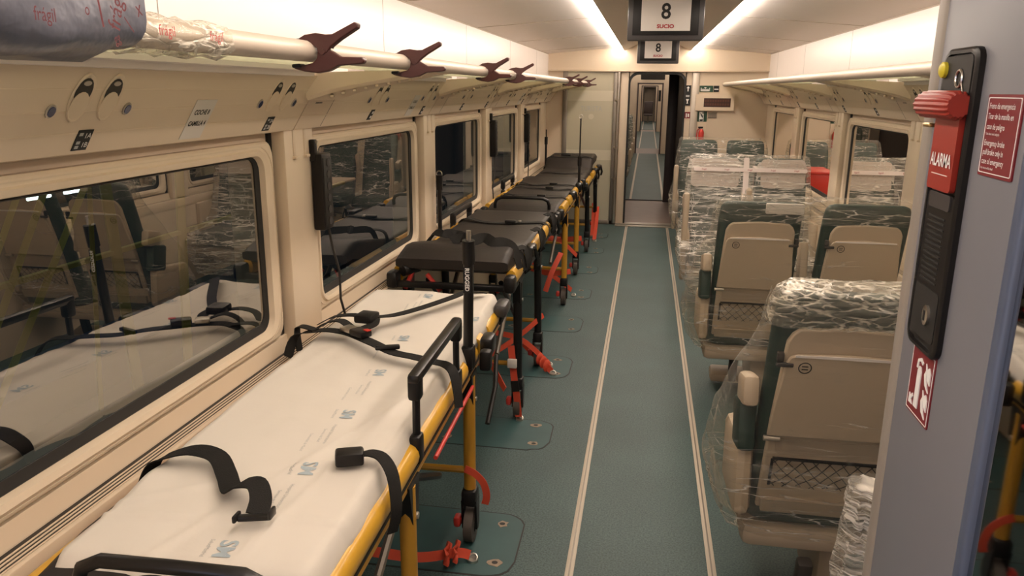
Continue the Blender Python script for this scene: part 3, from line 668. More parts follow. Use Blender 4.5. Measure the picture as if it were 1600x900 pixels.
t, f, w, h = plate('dot_display', .59, 1.065, 1.505, 1.705, 'cream', 'unlit dark red dot display in its cream housing on the far wall', 'display', .05)
pic(t, f, R4(-.135, .195, -.055, .055), 'leddark', 'display_window')
f2 = lambda a, b, c=0: f(a, b, c+.0016)
for row in (.022, -.022):
    for q in range(10):
        pic(t, f2, R4(-.125+.031*q, -.125+.031*q+.022, row-.013, row+.013), 'ledtext', 'dot_letter')
t, f, w, h = plate('evacuation_sign', .61, .745, 1.365, 1.495, 'signgreen', 'square dark green plate with a white figure below the dot display')
pic(t, f, R4(-.028, .028, -.06, .06), 'whiteink'); pic(t, f, [(-.02, .05), (.02, .01), (.012, -.02), (-.008, .015)], 'ink', 'figure_symbol'); pic(t, f, disc(.018, .045, .01), 'ink', 'figure_head'); pic(t, f, R4(-.02, .02, -.055, -.035), 'signgreen')
t, f, w, h = plate('notice_plate', .755, .87, 1.41, 1.488, 'shell2', 'small brown text plate beside the square green plate')
for q in range(4): pic(t, f, R4(-.05, .05, .018-.017*q, .024-.017*q), 'ink', 'text_line')
t, f, w, h = plate('extinguisher_niche', .612, .742, 1.02, 1.362, 'cream', 'pale niche plate holding the red extinguisher on the far wall', 'niche')
t = thing('fire_extinguisher', 'small red fire extinguisher on the far wall below the green plate', 'extinguisher', (.685, YE-.055, 1.06))
G().tube([(0, 0, 0), (0, 0, .01), (0, 0, .17), (0, 0, .20), (0, 0, .215)], [.03, .036, .036, .026, .012], 16).build('cylinder_body', 'red', t)
G().box((-.012, 0, .235), (.06, .02, .022), .005).build('valve_lever', 'black', t)
G().tube([(-.02, 0, .225), (-.05, 0, .20), (-.055, 0, .12), (-.05, 0, .05)], .007, 8).build('hose', 'redink', t)

# ------------------------------------------------------------------ near right partition post with alarm unit
XC = .34
pc = struct('wall_near', G().b2((XC, .782, 0), (1.6, 1.045, 2.45), .006), 'column')
G().b2((XC-.003, 1.028, 0), (XC+.03, 1.062, 2.45), .008, 3).build('edge_profile', 'columnedge', pc)
G().b2((XC-.003, .764, 0), (XC+.012, .784, 2.45), .005, 3).build('glass_channel', 'channel', pc)
FC = lambda y, z: frame_fn((XC, y, z), (0, -1, 0), (0, 0, 1))
t = thing('alarm_unit', 'black emergency brake unit with red handle on the grey post', 'alarm', (XC, .950, 1.625))
fa = frame_fn((0, 0, 0), (0, -1, 0), (0, 0, 1))
def rp(w, h, r, c=(0, 0)): return [(u+c[0], v+c[1]) for u, v in rrect(w, h, r, 4)]
o = rp(.098, .345, .016)
G().loft([[fa(u, v, -.001) for u, v in o], [fa(u, v, .006) for u, v in o], [fa(u*.94, v*.985, .0085) for u, v in o], [fa(u*.86, v*.965, .0085) for u, v in o], [fa(u*.84, v*.96, .004) for u, v in o]]).build('housing', 'black', t)
G().prism(rp(.080, .062, .006, (0, .133)), fa, .003, .0092).build('dark_window', 'dark', t)
G().prism(rp(.080, .175, .006, (0, -.073)), fa, .003, .0075).build('speaker_panel', 'black', t)
for q in range(13): G().prism(R4(-.028, .022, -.012-.0062*q, -.0145-.0062*q), fa, .007, .0083).build('speaker_slot', 'dark', t)
G().prism(rp(.064, .018, .004, (0, .006)), fa, .007, .009).build('speaker_badge', 'bezel', t)
G().prism(rp(.076, .060, .006, (0, -.126)), fa, .0075, .0082).build('lock_recess', 'dark', t)
kl = G().loft([[fa(.012+.009*math.cos(a)*q, -.126+.012*math.sin(a)*q, c) for a in [2*PI*s/14 for s in range(14)]] for q, c in ((1, .008), (1, .011), (.7, .0115))]).build('key_lock', 'steel', t)
G().prism(R4(.010, .014, -.132, -.120), fa, .0115, .0122).build('keyhole', 'dark', t)
G().prism(rp(.072, .086, .005, (-.002, .061)), fa, .006, .012).build('red_cover', 'alarm', t)
# ribbed handle
rings = []
for q, a in enumerate((-.062, -.058, .038, .043)):
    rr_ = .0120 if q in (0, 3) else .0148
    rings.append([fa(a, .112+rr_*(1+.045*math.cos(s*16))*math.sin(s), .017+rr_*(1+.045*math.cos(s*16))*math.cos(s)) for s in [2*PI*w/128 for w in range(128)]])
G().loft(rings).build('ribbed_handle', 'alarm', t, 50)
text('alarm_lettering', 'ALARMA', .0205, lambda a, b, c: fa(a-.002, b+.051, c+.012), 'whiteink', t, bold=.0004, xs=.78)
G().prism(R4(-.026, .022, .0352, .0362), fa, .012, .0126).build('text_line', 'tape', t)
kn = G().loft([[fa(-.036+.009*q*math.cos(s), .150+.009*q*math.sin(s), c) for s in [2*PI*w/14 for w in range(14)]] for q, c in ((1, .008), (1, .013), (.7, .015))]).build('yellow_knob', 'yellowknob', t)
G().tube([fa(.010+.009*math.cos(s), .140+.009*math.sin(s), .0102) for s in [2*PI*w/16 for w in range(17)]], .0014, 6).build('seal_ring', 'steel', t)
G().tube([fa(.018, .136, .0100), fa(.026, .125, .0100), fa(.026, .112, .012)], .0009, 6).build('seal_wire', 'steel', t)
G().box(fa(-.060, .088, .010), (.010, .022, .005), .002).build('brass_catch', 'gold', t)
# red text plate
t = thing('emergency_notice', 'dark red notice plate in Spanish and English beside the alarm unit', 'sign', (XC, .838, 1.709))
G().prism(rp(.078, .080, .002), fa, -.001, .0016).build('plate', 'signred', t)
fr = G(); a, b = rp(.073, .074, .002), rp(.0715, .0725, .002)
fr.loft([[fa(u, v, .0014) for u, v in a], [fa(u, v, .0022) for u, v in a], [fa(u, v, .0022) for u, v in b], [fa(u, v, .0014) for u, v in b]], True, False).build('white_border', 'whiteink', t)
for s, z, sz in (('Freno de emergencia', .0285, .0082), ('Tirar de la manilla en', .0185, .0082), ('caso de peligro', .0085, .0082), ('Todo abuso será castigado', .0015, .0036), ('Emergency brake', -.0075, .0082), ('pull brake only in', -.0165, .0082), ('case of emergency', -.0255, .0082), ('Any misuse will be fined', -.0322, .0036)):
    text('lettering', s, sz, lambda a, b, c, z=z: fa(a-.033, b+z, c), 'whiteink', t, 'LEFT', xs=.82, lift=.0018)
# fire extinguisher sign
t = thing('fire_sign', 'red fire extinguisher sign with white symbols under the alarm unit', 'sign', (XC, .947, 1.411))
G().prism(rp(.076, .088, .003), fa, -.001, .0014).build('plate', 'signred', t)
fr = G(); a, b = rp(.0715, .083, .002), rp(.070, .0815, .002)
fr.loft([[fa(u, v, .0012) for u, v in a], [fa(u, v, .0020) for u, v in a], [fa(u, v, .0020) for u, v in b], [fa(u, v, .0012) for u, v in b]], True, False).build('white_border', 'whiteink', t)
fa1 = lambda u, v, c=0: fa(u, v, c+.0014)
pic(t, fa1, R4(-.011, .001, -.032, .014), 'whiteink', 'extinguisher_symbol'); pic(t, fa1, [(-.011, .014), (-.008, .020), (-.002, .020), (.001, .014)], 'whiteink', 'extinguisher_neck')
pic(t, fa1, [(-.016, .016), (-.014, .027), (-.005, .031), (.004, .027), (.002, .024), (-.005, .027), (-.011, .024), (-.012, .016)], 'whiteink', 'hose_symbol')
pic(t, fa1, [(-.028, -.033), (-.016, -.033), (-.021, -.028), (-.016, -.022), (-.019, -.019), (-.024, -.025), (-.028, -.021)], 'whiteink', 'arrow')
for dy in (0, -.033):
    pic(t, fa1, [(.024, .028+dy), (.030, .022+dy), (.030, .008+dy), (.022, .012+dy), (.017, .020+dy), (.019, .010+dy), (.028, -.002+dy), (.016, .004+dy), (.011, .016+dy), (.015, .022+dy), (.013, .030+dy), (.018, .024+dy)], 'whiteink', 'flame_symbol')
# mirror-like glass beyond the post
t = thing('partition_glass', 'mirror-like glass pane at the right edge beside the grey post', 'glass partition', (XC+.004, .40, .02))
G().b2((0, -.55, 0), (.008, .365, 2.3)).build('pane', 'mirror', t)
G().b2((-.004, -.55, -.02), (.012, .368, .0), .002).build('bottom_channel', 'grey', t)
# back of the vestibule
struct('wall_back', G().b2((-1.45, -1.9, 0), (1.61, -1.8, 2.5)), 'cream2')

# ------------------------------------------------------------------ outside the left window: depot platform
GANTRY = [((-2.6, 2.862, 1.283), (-2.6, 2.74, 1.106), .018, 'leftmost slanted yellow-green steel post outside the nearest left window'),
    ((-2.6, 3.009, 1.274), (-2.6, 2.72, .864), .020, 'second slanted yellow-green post outside the nearest window, thicker'),
    ((-2.6, 3.15, 1.13), (-2.6, 2.93, .86), .020, 'third slanted yellow-green post outside the nearest window'),
    ((-2.6, 3.31, 1.295), (-2.6, 3.29, 1.1), .014, 'thin upright yellow-green post outside the nearest window'),
    ((-2.6, 3.42, 1.291), (-2.6, 3.45, .841), .034, 'thick upright yellow-green post in the middle of the nearest window view'),
    ((-2.6, 4.019, .946), (-2.6, 4.0, .714), .03, 'upright yellow-green post at the right of the nearest window view'),
    ((-2.6, 4.75, 1.137), (-2.6, 4.70, .443), .022, 'rightmost yellow-green post outside, close to the window frame')]
for i, (p0, p1, r, lb) in enumerate(GANTRY):
    p0, p1 = Vector(p0), Vector(p1); d = (p1-p0)/(p1.z-p0.z); a = p0+d*(-1.0-p0.z); b = p0+d*(2.6-p0.z)
    t = thing('gantry_post', lb, 'post', a, 0, 'depot gantry posts')
    G().tube([(0, 0, 0), b-a], r, 4).build('tube', 'youter', t)
    G().box((0, 0, .01), (.16, .16, .02)).build('foot_plate', 'youter', t)
for i, z in enumerate((.93,)):
    o = G().b2((-2.62, .5, z), (-2.59, 6.5, z+.022)).build('guard_rail', 'youter')
    tag(o, 'long thin yellow guard rail crossing outside the left windows', 'rail')
t = thing('depot_floor', 'dark blue-grey depot platform outside the left windows', 'platform', (-3.2, 4, -1.0))
G().b2((-1.5, -6, -.1), (1.3, 8, 0)).build('deck', 'blueouter', t)
for z in (.3, .7): G().b2((-.9, -4, z), (-.4, 3.5, z+.25), .02).build('pipe_duct', 'blueouter', t)
for i, y in enumerate((4.60, 4.94)):
    t = thing('fluorescent_lamp', ('left', 'right')[i]+' white tube lamp seen outside through the nearest window', 'lamp', (-4, y, 1.02))
    G().cyl((0, -.10, 0), (0, .10+.04*i, 0), .012, 10).build('tube', 'tube', t); G().b2((-.03, -.12, .014), (.03, .16, .04)).build('reflector', 'grey', t)
    G().b2((-.01, -.01, .04), (.01, .01, 2.5)).build('hanger', 'grey', t)

# ------------------------------------------------------------------ train seats
def seat_pair(name, lab, y0, face, wrapm, style):
    """face=1: looks away from the camera (its back is seen); face=-1: looks at the camera. local x=0 is the pair's middle"""
    rz = 0 if face == 1 else PI
    t = thing(name, lab, 'train seat', (.88, y0, 0), rz, 'double train seats')
    A = -1 if face == 1 else 1      # local side of the aisle
    ZT, ZB = 1.185, .42
    yb = lambda z: .20*(ZT-z)/(ZT-ZB)
    def bf(u, v, w=0): return Vector((u, yb(v)-w, v))   # on the back plane, w out of the back
    rear = face == 1
    for sx in (-.265, .265):
        rings = []
        for z, ww, dd, o in ((.40, .40, .09, .02), (.43, .425, .115, .012), (.70, .43, .12, .008), (.98, .428, .115, .006), (1.10, .425, .11, .004), (1.155, .415, .095, .004), (1.178, .39, .075, .006), (1.188, .34, .045, .012)):
            rings.append([(sx+u, yb(z)+o+dd/2+v, z) for u, v in rrect(ww, dd, dd*.42, 4)])
        b = G().loft(rings).build('backrest', 'green', t, 50)
        rings = []
        for z, k in ((.335, .9), (.35, 1), (.43, 1), (.455, .93)):
            rings.append([(sx+u*k, .45+v*k, z) for u, v in rrect(.43, .50, .06, 4)])
        G().loft(rings).build('seat_cushion', 'green', t, 50)
        if not rear and style == 'taped':
            G().loft([[(sx+u, yb(1.10)+.126+c, 1.06+v) for u, v in rrect(.40, .20, .03, 3)] for c in (0, .006)]).build('headrest_cover', 'paper', t)
        if not rear: continue
        sh = [(-.195, .40), (.195, .40), (.190, .75), (.176, 1.035), (.163, 1.062), (.145, 1.078), (0, 1.086), (-.145, 1.078), (-.163, 1.062), (-.176, 1.035), (-.190, .75)]
        sb = G().prism(sh, lambda u, v, w: bf(sx+u, v, w), -.012, .012).build('back_shell', 'shell', t)
        o = sb.modifiers.new('round', 'BEVEL'); o.width = .008; o.segments = 3; o.limit_method = 'ANGLE'
        tr = [(-.196, .700), (.196, .700), (.190, .80), (.172, .970), (.162, .990), (.14, .998), (0, 1.004), (-.14, .998), (-.162, .990), (-.172, .970), (-.190, .80)]
        tb = G().prism(tr, lambda u, v, w: bf(sx+u, v, w), .012, .028).build('tray_table', 'shell', t)
        o = tb.modifiers.new('round', 'BEVEL'); o.width = .005; o.segments = 2; o.limit_method = 'ANGLE'
        G().prism([(-.150, .990), (.150, .990), (.150, .9965), (0, 1.000), (-.150, .9965)], lambda u, v, w: bf(sx+u, v, w), .026, .031).build('tray_lip', 'white', tb)
        ic = G(); a, c = [(.0195*math.cos(q), .0195*math.sin(q)) for q in [2*PI*k/20 for k in range(20)]], [(.0165*math.cos(q), .0165*math.sin(q)) for q in [2*PI*k/20 for k in range(20)]]
        cxx, czz = sx-.118, .955
        ic.loft([[bf(cxx+u, czz+v, .0275) for u, v in a], [bf(cxx+u, czz+v, .0295) for u, v in a], [bf(cxx+u, czz+v, .0295) for u, v in c], [bf(cxx+u, czz+v, .0275) for u, v in c]], True, False)
        for dz in (-.005, .005): ic.prism([(cxx-.009, czz+dz-.0017), (cxx+.009, czz+dz-.0017), (cxx+.009, czz+dz+.0017), (cxx-.009, czz+dz+.0017)], bf, .0275, .0295)
        ic.build('tray_symbol', 'ink', tb)
        ls = (1 if sx < 0 else -1) if style != 'near' else -1
        g = G(); g.box(bf(sx+.176*ls, .962, .026), (.05, .014, .014), .004); g.box(bf(sx+.19*ls, .985, .018), (.02, .02, .03), .004); g.build('tray_latch', 'louvre', t)
        rc = [(u, .685+v) for u, v in rrect(.32, .065, .02, 3)]
        for s_ in (-.18, .18):
            G().tube([bf(sx+s_-.025, .690, .024), bf(sx+s_+.025, .690, .024)], .009, 10).build('tray_hinge', 'alu', t)
        G().prism([(u, .655+v) for u, v in rrect(.325, .060, .018, 3)], lambda u, v, w: bf(sx+u, v, w), .010, .0135).build('literature_slot', 'shell2', t)
        # net pocket
        ny0, ny1, hw = .500, .605, .165
        ng = G()
        for q in range(-6, 14):
            for sgn in (1, -1):
                pts = []
                for s in range(9):
                    v = s/8; u = -hw+(q+ (v if sgn > 0 else 1-v)*2.4)*.042
                    if -hw <= u <= hw: pts.append(bf(sx+u, ny0+(ny1-ny0)*v+.004*math.sin(u*60), .016+.010*math.sin(PI*v)))
                if len(pts) > 1: ng.tube(pts, .0014, 4, True)
        no = ng.build('net_pocket', 'blackweb', t)
        G().prism([(-hw, ny1), (hw, ny1), (hw, ny1+.008), (-hw, ny1+.008)], lambda u, v, w: bf(sx+u, v, w), .012, .022).build('net_band', 'blackweb', no)
        for s_ in (-hw, hw): G().prism([(s_-.004, ny0), (s_+.004, ny0), (s_+.004, ny1), (s_-.004, ny1)], lambda u, v, w: bf(sx+u, v, w), .012, .018).build('net_edge', 'blackweb', no)
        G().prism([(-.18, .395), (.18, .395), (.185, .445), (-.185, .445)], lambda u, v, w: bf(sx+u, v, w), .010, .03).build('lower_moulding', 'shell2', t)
    # armrests: aisle end, middle
    ax = A*.515
    G().box((ax, .19, .82), (.055, .14, .10), .018, Matrix.Rotation(-.22, 3, 'X')).build('armrest', 'shell', t)
    G().box((ax, .22, .69), (.060, .14, .17), .018, Matrix.Rotation(-.22, 3, 'X')).build('armrest_pad', 'green', t)
    G().box((ax-.004*A, .34, .49), (.06, .36, .26), .03, Matrix.Rotation(-.1, 3, 'X')).build('side_panel', 'shell', t)
    if not rear: G().box((ax+.012*A, .50, .56), (.05, .07, .74), .02).build('arm_front', 'shell', t)
    G().box((0, .22, .83), (.045, .09, .24), .015, Matrix.Rotation(-.22, 3, 'X')).build('middle_armrest', 'shell', t)
    G().box((-A*.515, .36, .56), (.05, .34, .30), .03).build('wall_armrest', 'shell', t)
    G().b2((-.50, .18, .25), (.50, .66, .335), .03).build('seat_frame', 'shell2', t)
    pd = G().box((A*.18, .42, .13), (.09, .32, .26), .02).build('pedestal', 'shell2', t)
    if rear:
        for sx in (-.265, .265):
            g = G().box((sx-.03, .10 if style == 'near' else .50, .06), (.26, .12, .06), .018, Matrix.Rotation(.25, 3, 'X')); g.build('footrest', 'shell', t)
            G().box((sx-.03, .16 if style == 'near' else .44, .14), (.05, .05, .22), .012, Matrix.Rotation(.2, 3, 'X')).build('footrest_arm', 'louvre', t)
    # stretch film round the pair
    def film(zs, m, nm, amp, seed, cap=False, dk=0):
        rings = []
        for z, w2, d0, d1, aoff in zs:
            n = []
            for u, v in rrect(2*w2, d1-d0, min(.07, (d1-d0)*.4), 7):
                n.append((u+A*aoff, yb(min(z, 1.185))+(d0+d1)/2+v, z))
            # denser sampling along the long sides
            den = []
            for i in range(len(n)):
                p, q = Vector(n[i]), Vector(n[(i+1) % len(n)]); k = max(1, int((q-p).length/.035))
                for s in range(k): den.append(p.lerp(q, s/k))
            rings.append(den)
        L = min(len(r) for r in rings)
        res = []
        for r in rings:
            # resample all rings to the same count
            per = [0]; 
            for i in range(len(r)): per.append(per[-1]+(r[(i+1) % len(r)]-r[i]).length)
            out = []; j = 0; N = 110
            for s in range(N):
                d = per[-1]*s/N
                while per[j+1] < d: j += 1
                out.append(r[j].lerp(r[(j+1) % len(r)], (d-per[j])/max(1e-6, per[j+1]-per[j])))
            res.append(out)
        fine = []
        for i in range(len(res)-1):
            for s in range(5): fine.append([a.lerp(b, s/5) for a, b in zip(res[i], res[i+1])])
        fine.append(res[-1])
        fin = []
        for r in fine:
            c = sum(r, Vector())/len(r); q = []
            for p in r:
                d = (p-c); d.z = 0; d.normalize()
                nz = noise.noise(Vector((p.x*9, p.y*9, p.z*5+seed)))+.5*noise.noise(Vector((p.x*24, p.y*24, p.z*14+seed)))
                q.append(p + d*(amp*(nz+.25)) + Vector((0, 0, amp*.5*nz if cap or p.z < .4 else 0)))
            fin.append(q)
        g = G().loft(fin, True, False)
        if cap: g.f.append(tuple(len(g.v)-1-i for i in range(len(fin[0]))))
        return g.build(nm, m, t, 80)
    if rear:
        film([(.30, .47, -.02, .30, .02), (.40, .545, -.045, .30, .03), (.60, .575, -.050, .30, .035), (.72, .57, -.048, .29, .03), (.86, .548, -.045, .24, .02), (1.02, .510, -.036, .19, 0), (1.14, .497, -.028, .16, 0), (1.185, .487, -.022, .15, 0)], 'wrapclear', 'stretch_film', .014, 3+y0)
        film([(1.085, .495, -.022, .140, 0), (1.15, .493, -.026, .145, 0), (1.19, .480, -.018, .135, 0), (1.214, .45, .015, .10, 0)], 'wraptop' if style == 'near' else 'wrap', 'film_cap', .013, 9+y0, True)
        film([(.27, .42, -.04, .34, .02), (.33, .52, -.06, .36, .03), (.42, .56, -.065, .33, .035), (.52, .585, -.06, .32, .035), (.60, .580, -.055, .31, .035)], 'wrap', 'film_hem', .024, 5+y0)
        if style != 'near':
            G().loft([[bf(-.155+u, 1.160+v, c) for u, v in rrect(.19, .055, .006, 2)] for c in (-.012, .012)]).build('headrest_cover', 'paper', t)
    else:
        film([(.10, .42, .10, .52, 0), (.28, .52, .05, .60, .02), (.40, .55, -.03, .60, .03), (.50, .555, -.03, .52, .03), (.56, .55, -.03, .26, .03), (.66, .54, -.03, .19, .02), (.90, .52, -.03, .17, 0), (1.10, .505, -.03, .165, 0), (1.19, .49, -.02, .15, 0), (1.215, .46, .01, .12, 0)], wrapm, 'stretch_film', .014, y0, True)
        if style == 'taped':
            for u0, w_ in ((.285, .40), (-.275, .36)):
                G().loft([[(u0+u, yb(1.07+v)+.148+c, 1.07+v) for u, v in rrect(w_, .235, .03, 3)] for c in (0, .004)]).build('white_cover', 'filmwhite', t)
            G().loft([[(.03+u, yb(1.05+v)+.176+c, 1.05+v) for u, v in rrect(.045, .30, .01, 3)] for c in (0, .003)]).build('printed_tape', 'tape', t)
            G().loft([[(u, yb(1.10+v)+.180+c, 1.10+v) for u, v in rrect(.93, .032, .01, 3)] for c in (0, .004)]).build('printed_tape', 'tape', t)
            ft = frame_fn((0, yb(1.1)+.1855, 1.10), (-1, 0, 0), (0, 0, 1))
            for q in range(5): text('red_print', 'frágil', .020, lambda a, b, c, q=q: ft(-.38+.19*q+a, b, c), 'redink', t, lift=.001)
    return t
seat_pair('double_seat', 'nearest wrapped double train seat seen from behind, partly hidden by the grey post', 2.26, 1, 'wrapclear', 'near')
seat_pair('double_seat', 'wrapped double train seat seen from behind, middle of the right row, both tray tables visible', 4.18, 1, 'wrapclear', 'mid')
seat_pair('double_seat', 'double train seat facing the camera in thick silver film with printed white tape', 7.10, -1, 'wrapdense', 'taped')
far = seat_pair('double_seat', 'farthest wrapped green double seat before the end wall, facing the camera', 9.62, -1, 'wrap', 'plain')
# crumpled end of film behind the grey post
t = thing('film_bundle', 'crumpled clear film hanging just behind the grey post edge', 'plastic film', (.56, 1.75, .25))
rings = []
for q in range(12):
    z = .62*q/11; k = (1.5-.9*q/11); rings.append([(.055*k*math.cos(a)*(1+.3*random.uniform(-1, 1))-.02*q/11, .07*k*math.sin(a)*(1+.25*random.uniform(-1, 1)), z) for a in [2*PI*w/18 for w in range(18)]])
G().loft(rings).build('film', 'wrapdense', t, 70)
# table with a red crate behind the taped seat
t = thing('side_table', 'cream table behind the taped double seat, seen in the window reflections', 'table', (1.02, 8.30, 0))
G().b2((-.36, -.42, .70), (.36, .42, .73), .012).build('table_top', 'shell', t); G().b2((-.06, -.06, 0), (.06, .06, .70), .01).build('leg', 'grey', t)
t = thing('red_crate', 'red box standing on the cream table by the right windows', 'box', (1.27, 8.42, .731))
G().b2((-.12, -.27, 0), (.12, .27, .24), .02).build('body', 'red', t); G().b2((-.13, -.28, .22), (.13, .28, .25), .008).build('lid', 'red', t)
# wrapped seats in the next carriages
for i, (x, y, r) in enumerate(((-.80, 14.9, 0), (-.80, 16.6, 0), (-.80, 18.4, 0), (.98, 16.0, 0))):
    c = copy_tree(far); c.location = (x, y, 0)
    c['label'] = ['wrapped seat on the left in the next carriage, nearest its doorway', 'wrapped seat on the left in the next carriage, second from its doorway', 'wrapped seat on the left in the next carriage, third from its doorway', 'wrapped seat on the right in the next carriage'][i]
    c['group'] = 'seats in the next carriage'
t = thing('dark_seat', 'tiny dark seat at the end of the fourth carriage', 'seat', (.02, 45.0, 0)); 
G().b2((-.25, .0, .45), (.25, .12, 1.15), .05).build('backrest', 'purple', t); G().b2((-.25, -.45, .38), (.25, .02, .48), .04).build('seat_cushion', 'purple', t); G().b2((-.05, -.2, 0), (.05, 0, .38)).build('pedestal', 'grey', t)

# ------------------------------------------------------------------ ambulance stretchers
def stretcher(lab, x0, y0, rz, zr, legm, legs, head, mat_m='vinyl', wmat=.56, guards=(), near_handle=None, L=(-1.08, 1.08), plates=None, th=.085, rv=.036):
    t = thing('stretcher', lab, 'stretcher', (x0, y0, 0), rz, 'ambulance stretchers')
    hw = .318; a, b = L
    T = lambda p: Matrix.Rotation(-rz, 3, 'Z') @ (Vector(p)-Vector((x0, y0, 0)))
    # side rails: rounded yellow upper profile over a flat lower bar
    for s in (-1, 1):
        pr = [(s*(hw-.026+.028*math.cos(q))*1.0, zr+rv*math.sin(q)) for q in [2*PI*w/14 for w in range(14)]]
        for (ya, yb_) in (plates or [(a+.05, b-.05)]):
            G().loft([[(u, y, v) for u, v in pr] for y in (ya, yb_)]).build('side_rail', 'yellow', t, 40)
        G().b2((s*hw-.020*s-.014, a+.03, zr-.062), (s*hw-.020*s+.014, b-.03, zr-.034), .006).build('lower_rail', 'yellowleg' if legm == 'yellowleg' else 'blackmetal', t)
        G().b2((s*hw-.020*s-.0165, a+.03, zr-.036), (s*hw-.020*s+.0165, b-.03, zr-.028)).build('rail_groove', 'dark', t)
        for y in (a+.02, b-.02): G().box((s*(hw-.02), y, zr-.01), (.056, .09, .085), .018).build('rail_end_cap', 'black', t)
    for y in (a+.02, a+.45, 0, .45, b-.02):
        G().b2((-hw+.03, y-.018, zr-.05), (hw-.03, y+.018, zr-.02), .005).build('cross_member', 'blackmetal', t)
    # mattress with a head end profile head(y)->z of the top
    rings = []; N = 26
    for q in range(N+1):
        y = a+.02+(b-a-.04)*q/N; zt = head(y); e = min(1, .35+.65*min(q, N-q)/1.5) if min(q, N-q) < 1.5 else 1
        rings.append([(u, y, zt-th/2+v*(e if e < 1 else 1)) for u, v in rrect(wmat*(1 if e == 1 else .985), th, .034, 4)])
    G().loft(rings).build('mattress', mat_m, t, 50)
    for yy in (-.38, .30):
        G().loft([[(u, yy+c, head(yy)-th/2+v) for u, v in rrect(wmat+.003, th+.003, .034, 4)] for c in (-.004, .004)]).build('mattress_seam', 'dark', t)
    # legs with castors
    for (yl, tilt) in legs:
        for s in (-1, 1):
            top = Vector((s*(hw-.02), yl, zr-.06)); bot = Vector((s*(hw-.018), yl+tilt, .22))
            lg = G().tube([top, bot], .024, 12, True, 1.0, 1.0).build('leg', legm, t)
            if legm == 'yellowleg':
                st = G()
                for q in range(14): st.box(top.lerp(bot, .1+.055*q)+Vector((0, .025, 0)), (.02, .008, .012))
                st.build('leg_ratchet', 'black', lg)
            else: G().tube([top+Vector((.0, .045, 0)), bot+Vector((.0, .045, 0))], .012, 8).build('slide_tube', 'alu', lg)
            G().prism([(yl-.045, zr-.045), (yl+.055, zr-.045), (yl+.045, zr-.15), (yl+.015, zr-.185), (yl-.015, zr-.17)], lambda u, v, w: (w, u, v), s*hw-.042 if s > 0 else -hw, s*hw if s > 0 else -hw+.042).build('leg_bracket', 'black', t)
            G().cyl((s*(hw-.0), yl+.012, zr-.155), (s*(hw+.008), yl+.012, zr-.155), .010, 10).build('bracket_bolt', 'steel', t)
            ca = G(); cx, cy = bot.x, bot.y
            ca.b2((cx-.030, cy-.035, .165), (cx+.030, cy+.035, .235), .012)
            for e in (-1, 1): ca.prism([(cy-.03, .19), (cy+.035, .19), (cy+.03, .07), (cy+.01, .055), (cy-.012, .06)], lambda u, v, w: (w, u, v), cx+e*.027-.004, cx+e*.027+.004)
            co = ca.build('castor_fork', 'black', t)
            wh = G().tube([(cx-.020, cy+.008, .072), (cx-.017, cy+.008, .072), (cx+.017, cy+.008, .072), (cx+.020, cy+.008, .072)], [.060, .071, .071, .060], 24)
            wh.build('wheel', 'wheel', co); G().cyl((cx-.023, cy+.008, .072), (cx+.023, cy+.008, .072), .030, 14).build('wheel_hub', 'black', co)
            G().box((cx-s*.045, cy-.02, .10), (.03, .05, .045), .012).build('brake_pedal', 'red', co)
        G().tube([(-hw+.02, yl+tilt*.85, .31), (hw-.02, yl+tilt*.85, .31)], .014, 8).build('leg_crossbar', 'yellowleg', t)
    # folding undercarriage arms
    for s in (-1, 1):
        G().tube([(s*.20, legs[0][0]+.05, zr-.08), (s*.20, legs[-1][0]-.1, .33)], .014, 8).build('folding_arm', 'blackmetal', t)
        G().tube([(s*.17, legs[-1][0]-.05, zr-.08), (s*.17, legs[0][0]+.1, .33)], .014, 8).build('folding_arm', 'grey', t)
    for (yg0, yg1, s, zt) in guards:
        x = s*(hw-.012); g = G()
        for y, sl in ((yg0, .02), (yg1, -.02)): G().tube([(x, y, zr-.02), (x, y+sl*.3, zt-.02)], .0115, 8).build('guard_post', 'blackmetal', t); G().box((x, y, zr+.015), (.034, .05, .085), .010).build('guard_clamp', 'black', t)
        G().box((x, (yg0+yg1)/2, zt), (.036, yg1-yg0+.05, .030), .011).build('guard_rail', 'blackmetal', t)
        for y in (yg0, yg1): G().box((x, y, zt-.028), (.038, .045, .075), .012).build('guard_corner', 'black', t)
    if near_handle:
        yh, zh, w0, w1, zb = near_handle
        p = [(w0, yh+.02, zb)] + [(w0, yh, zh-.05), (w0+.012, yh, zh-.018), (w0+.05, yh, zh)] + [((w0+w1)/2, yh-.004, zh+.004)] + [(w1-.05, yh, zh), (w1-.012, yh, zh-.018), (w1, yh, zh-.05), (w1, yh+.02, zb)]
        G().tube(p, .0135, 12).build('end_handle', 'blackmetal', t)
    return t, T
def strap(t, T, pts, side, w, nm='safety_strap', m='blackweb', th=.0035, sub=5):
    P = [T(p) for p in pts]; out = []
    for i in range(len(P)-1):
        p0, p1, p2, p3 = P[max(i-1, 0)], P[i], P[i+1], P[min(i+2, len(P)-1)]
        for s in range(sub):
            q = s/sub; out.append(.5*((2*p1)+(p2-p0)*q+(2*p0-5*p1+4*p2-p3)*q*q+(3*p1-p0-3*p2+p3)*q**3))
    out.append(P[-1])
    return G().ribbon(out, Vector(side), w, th).build(nm, m, t, 50)

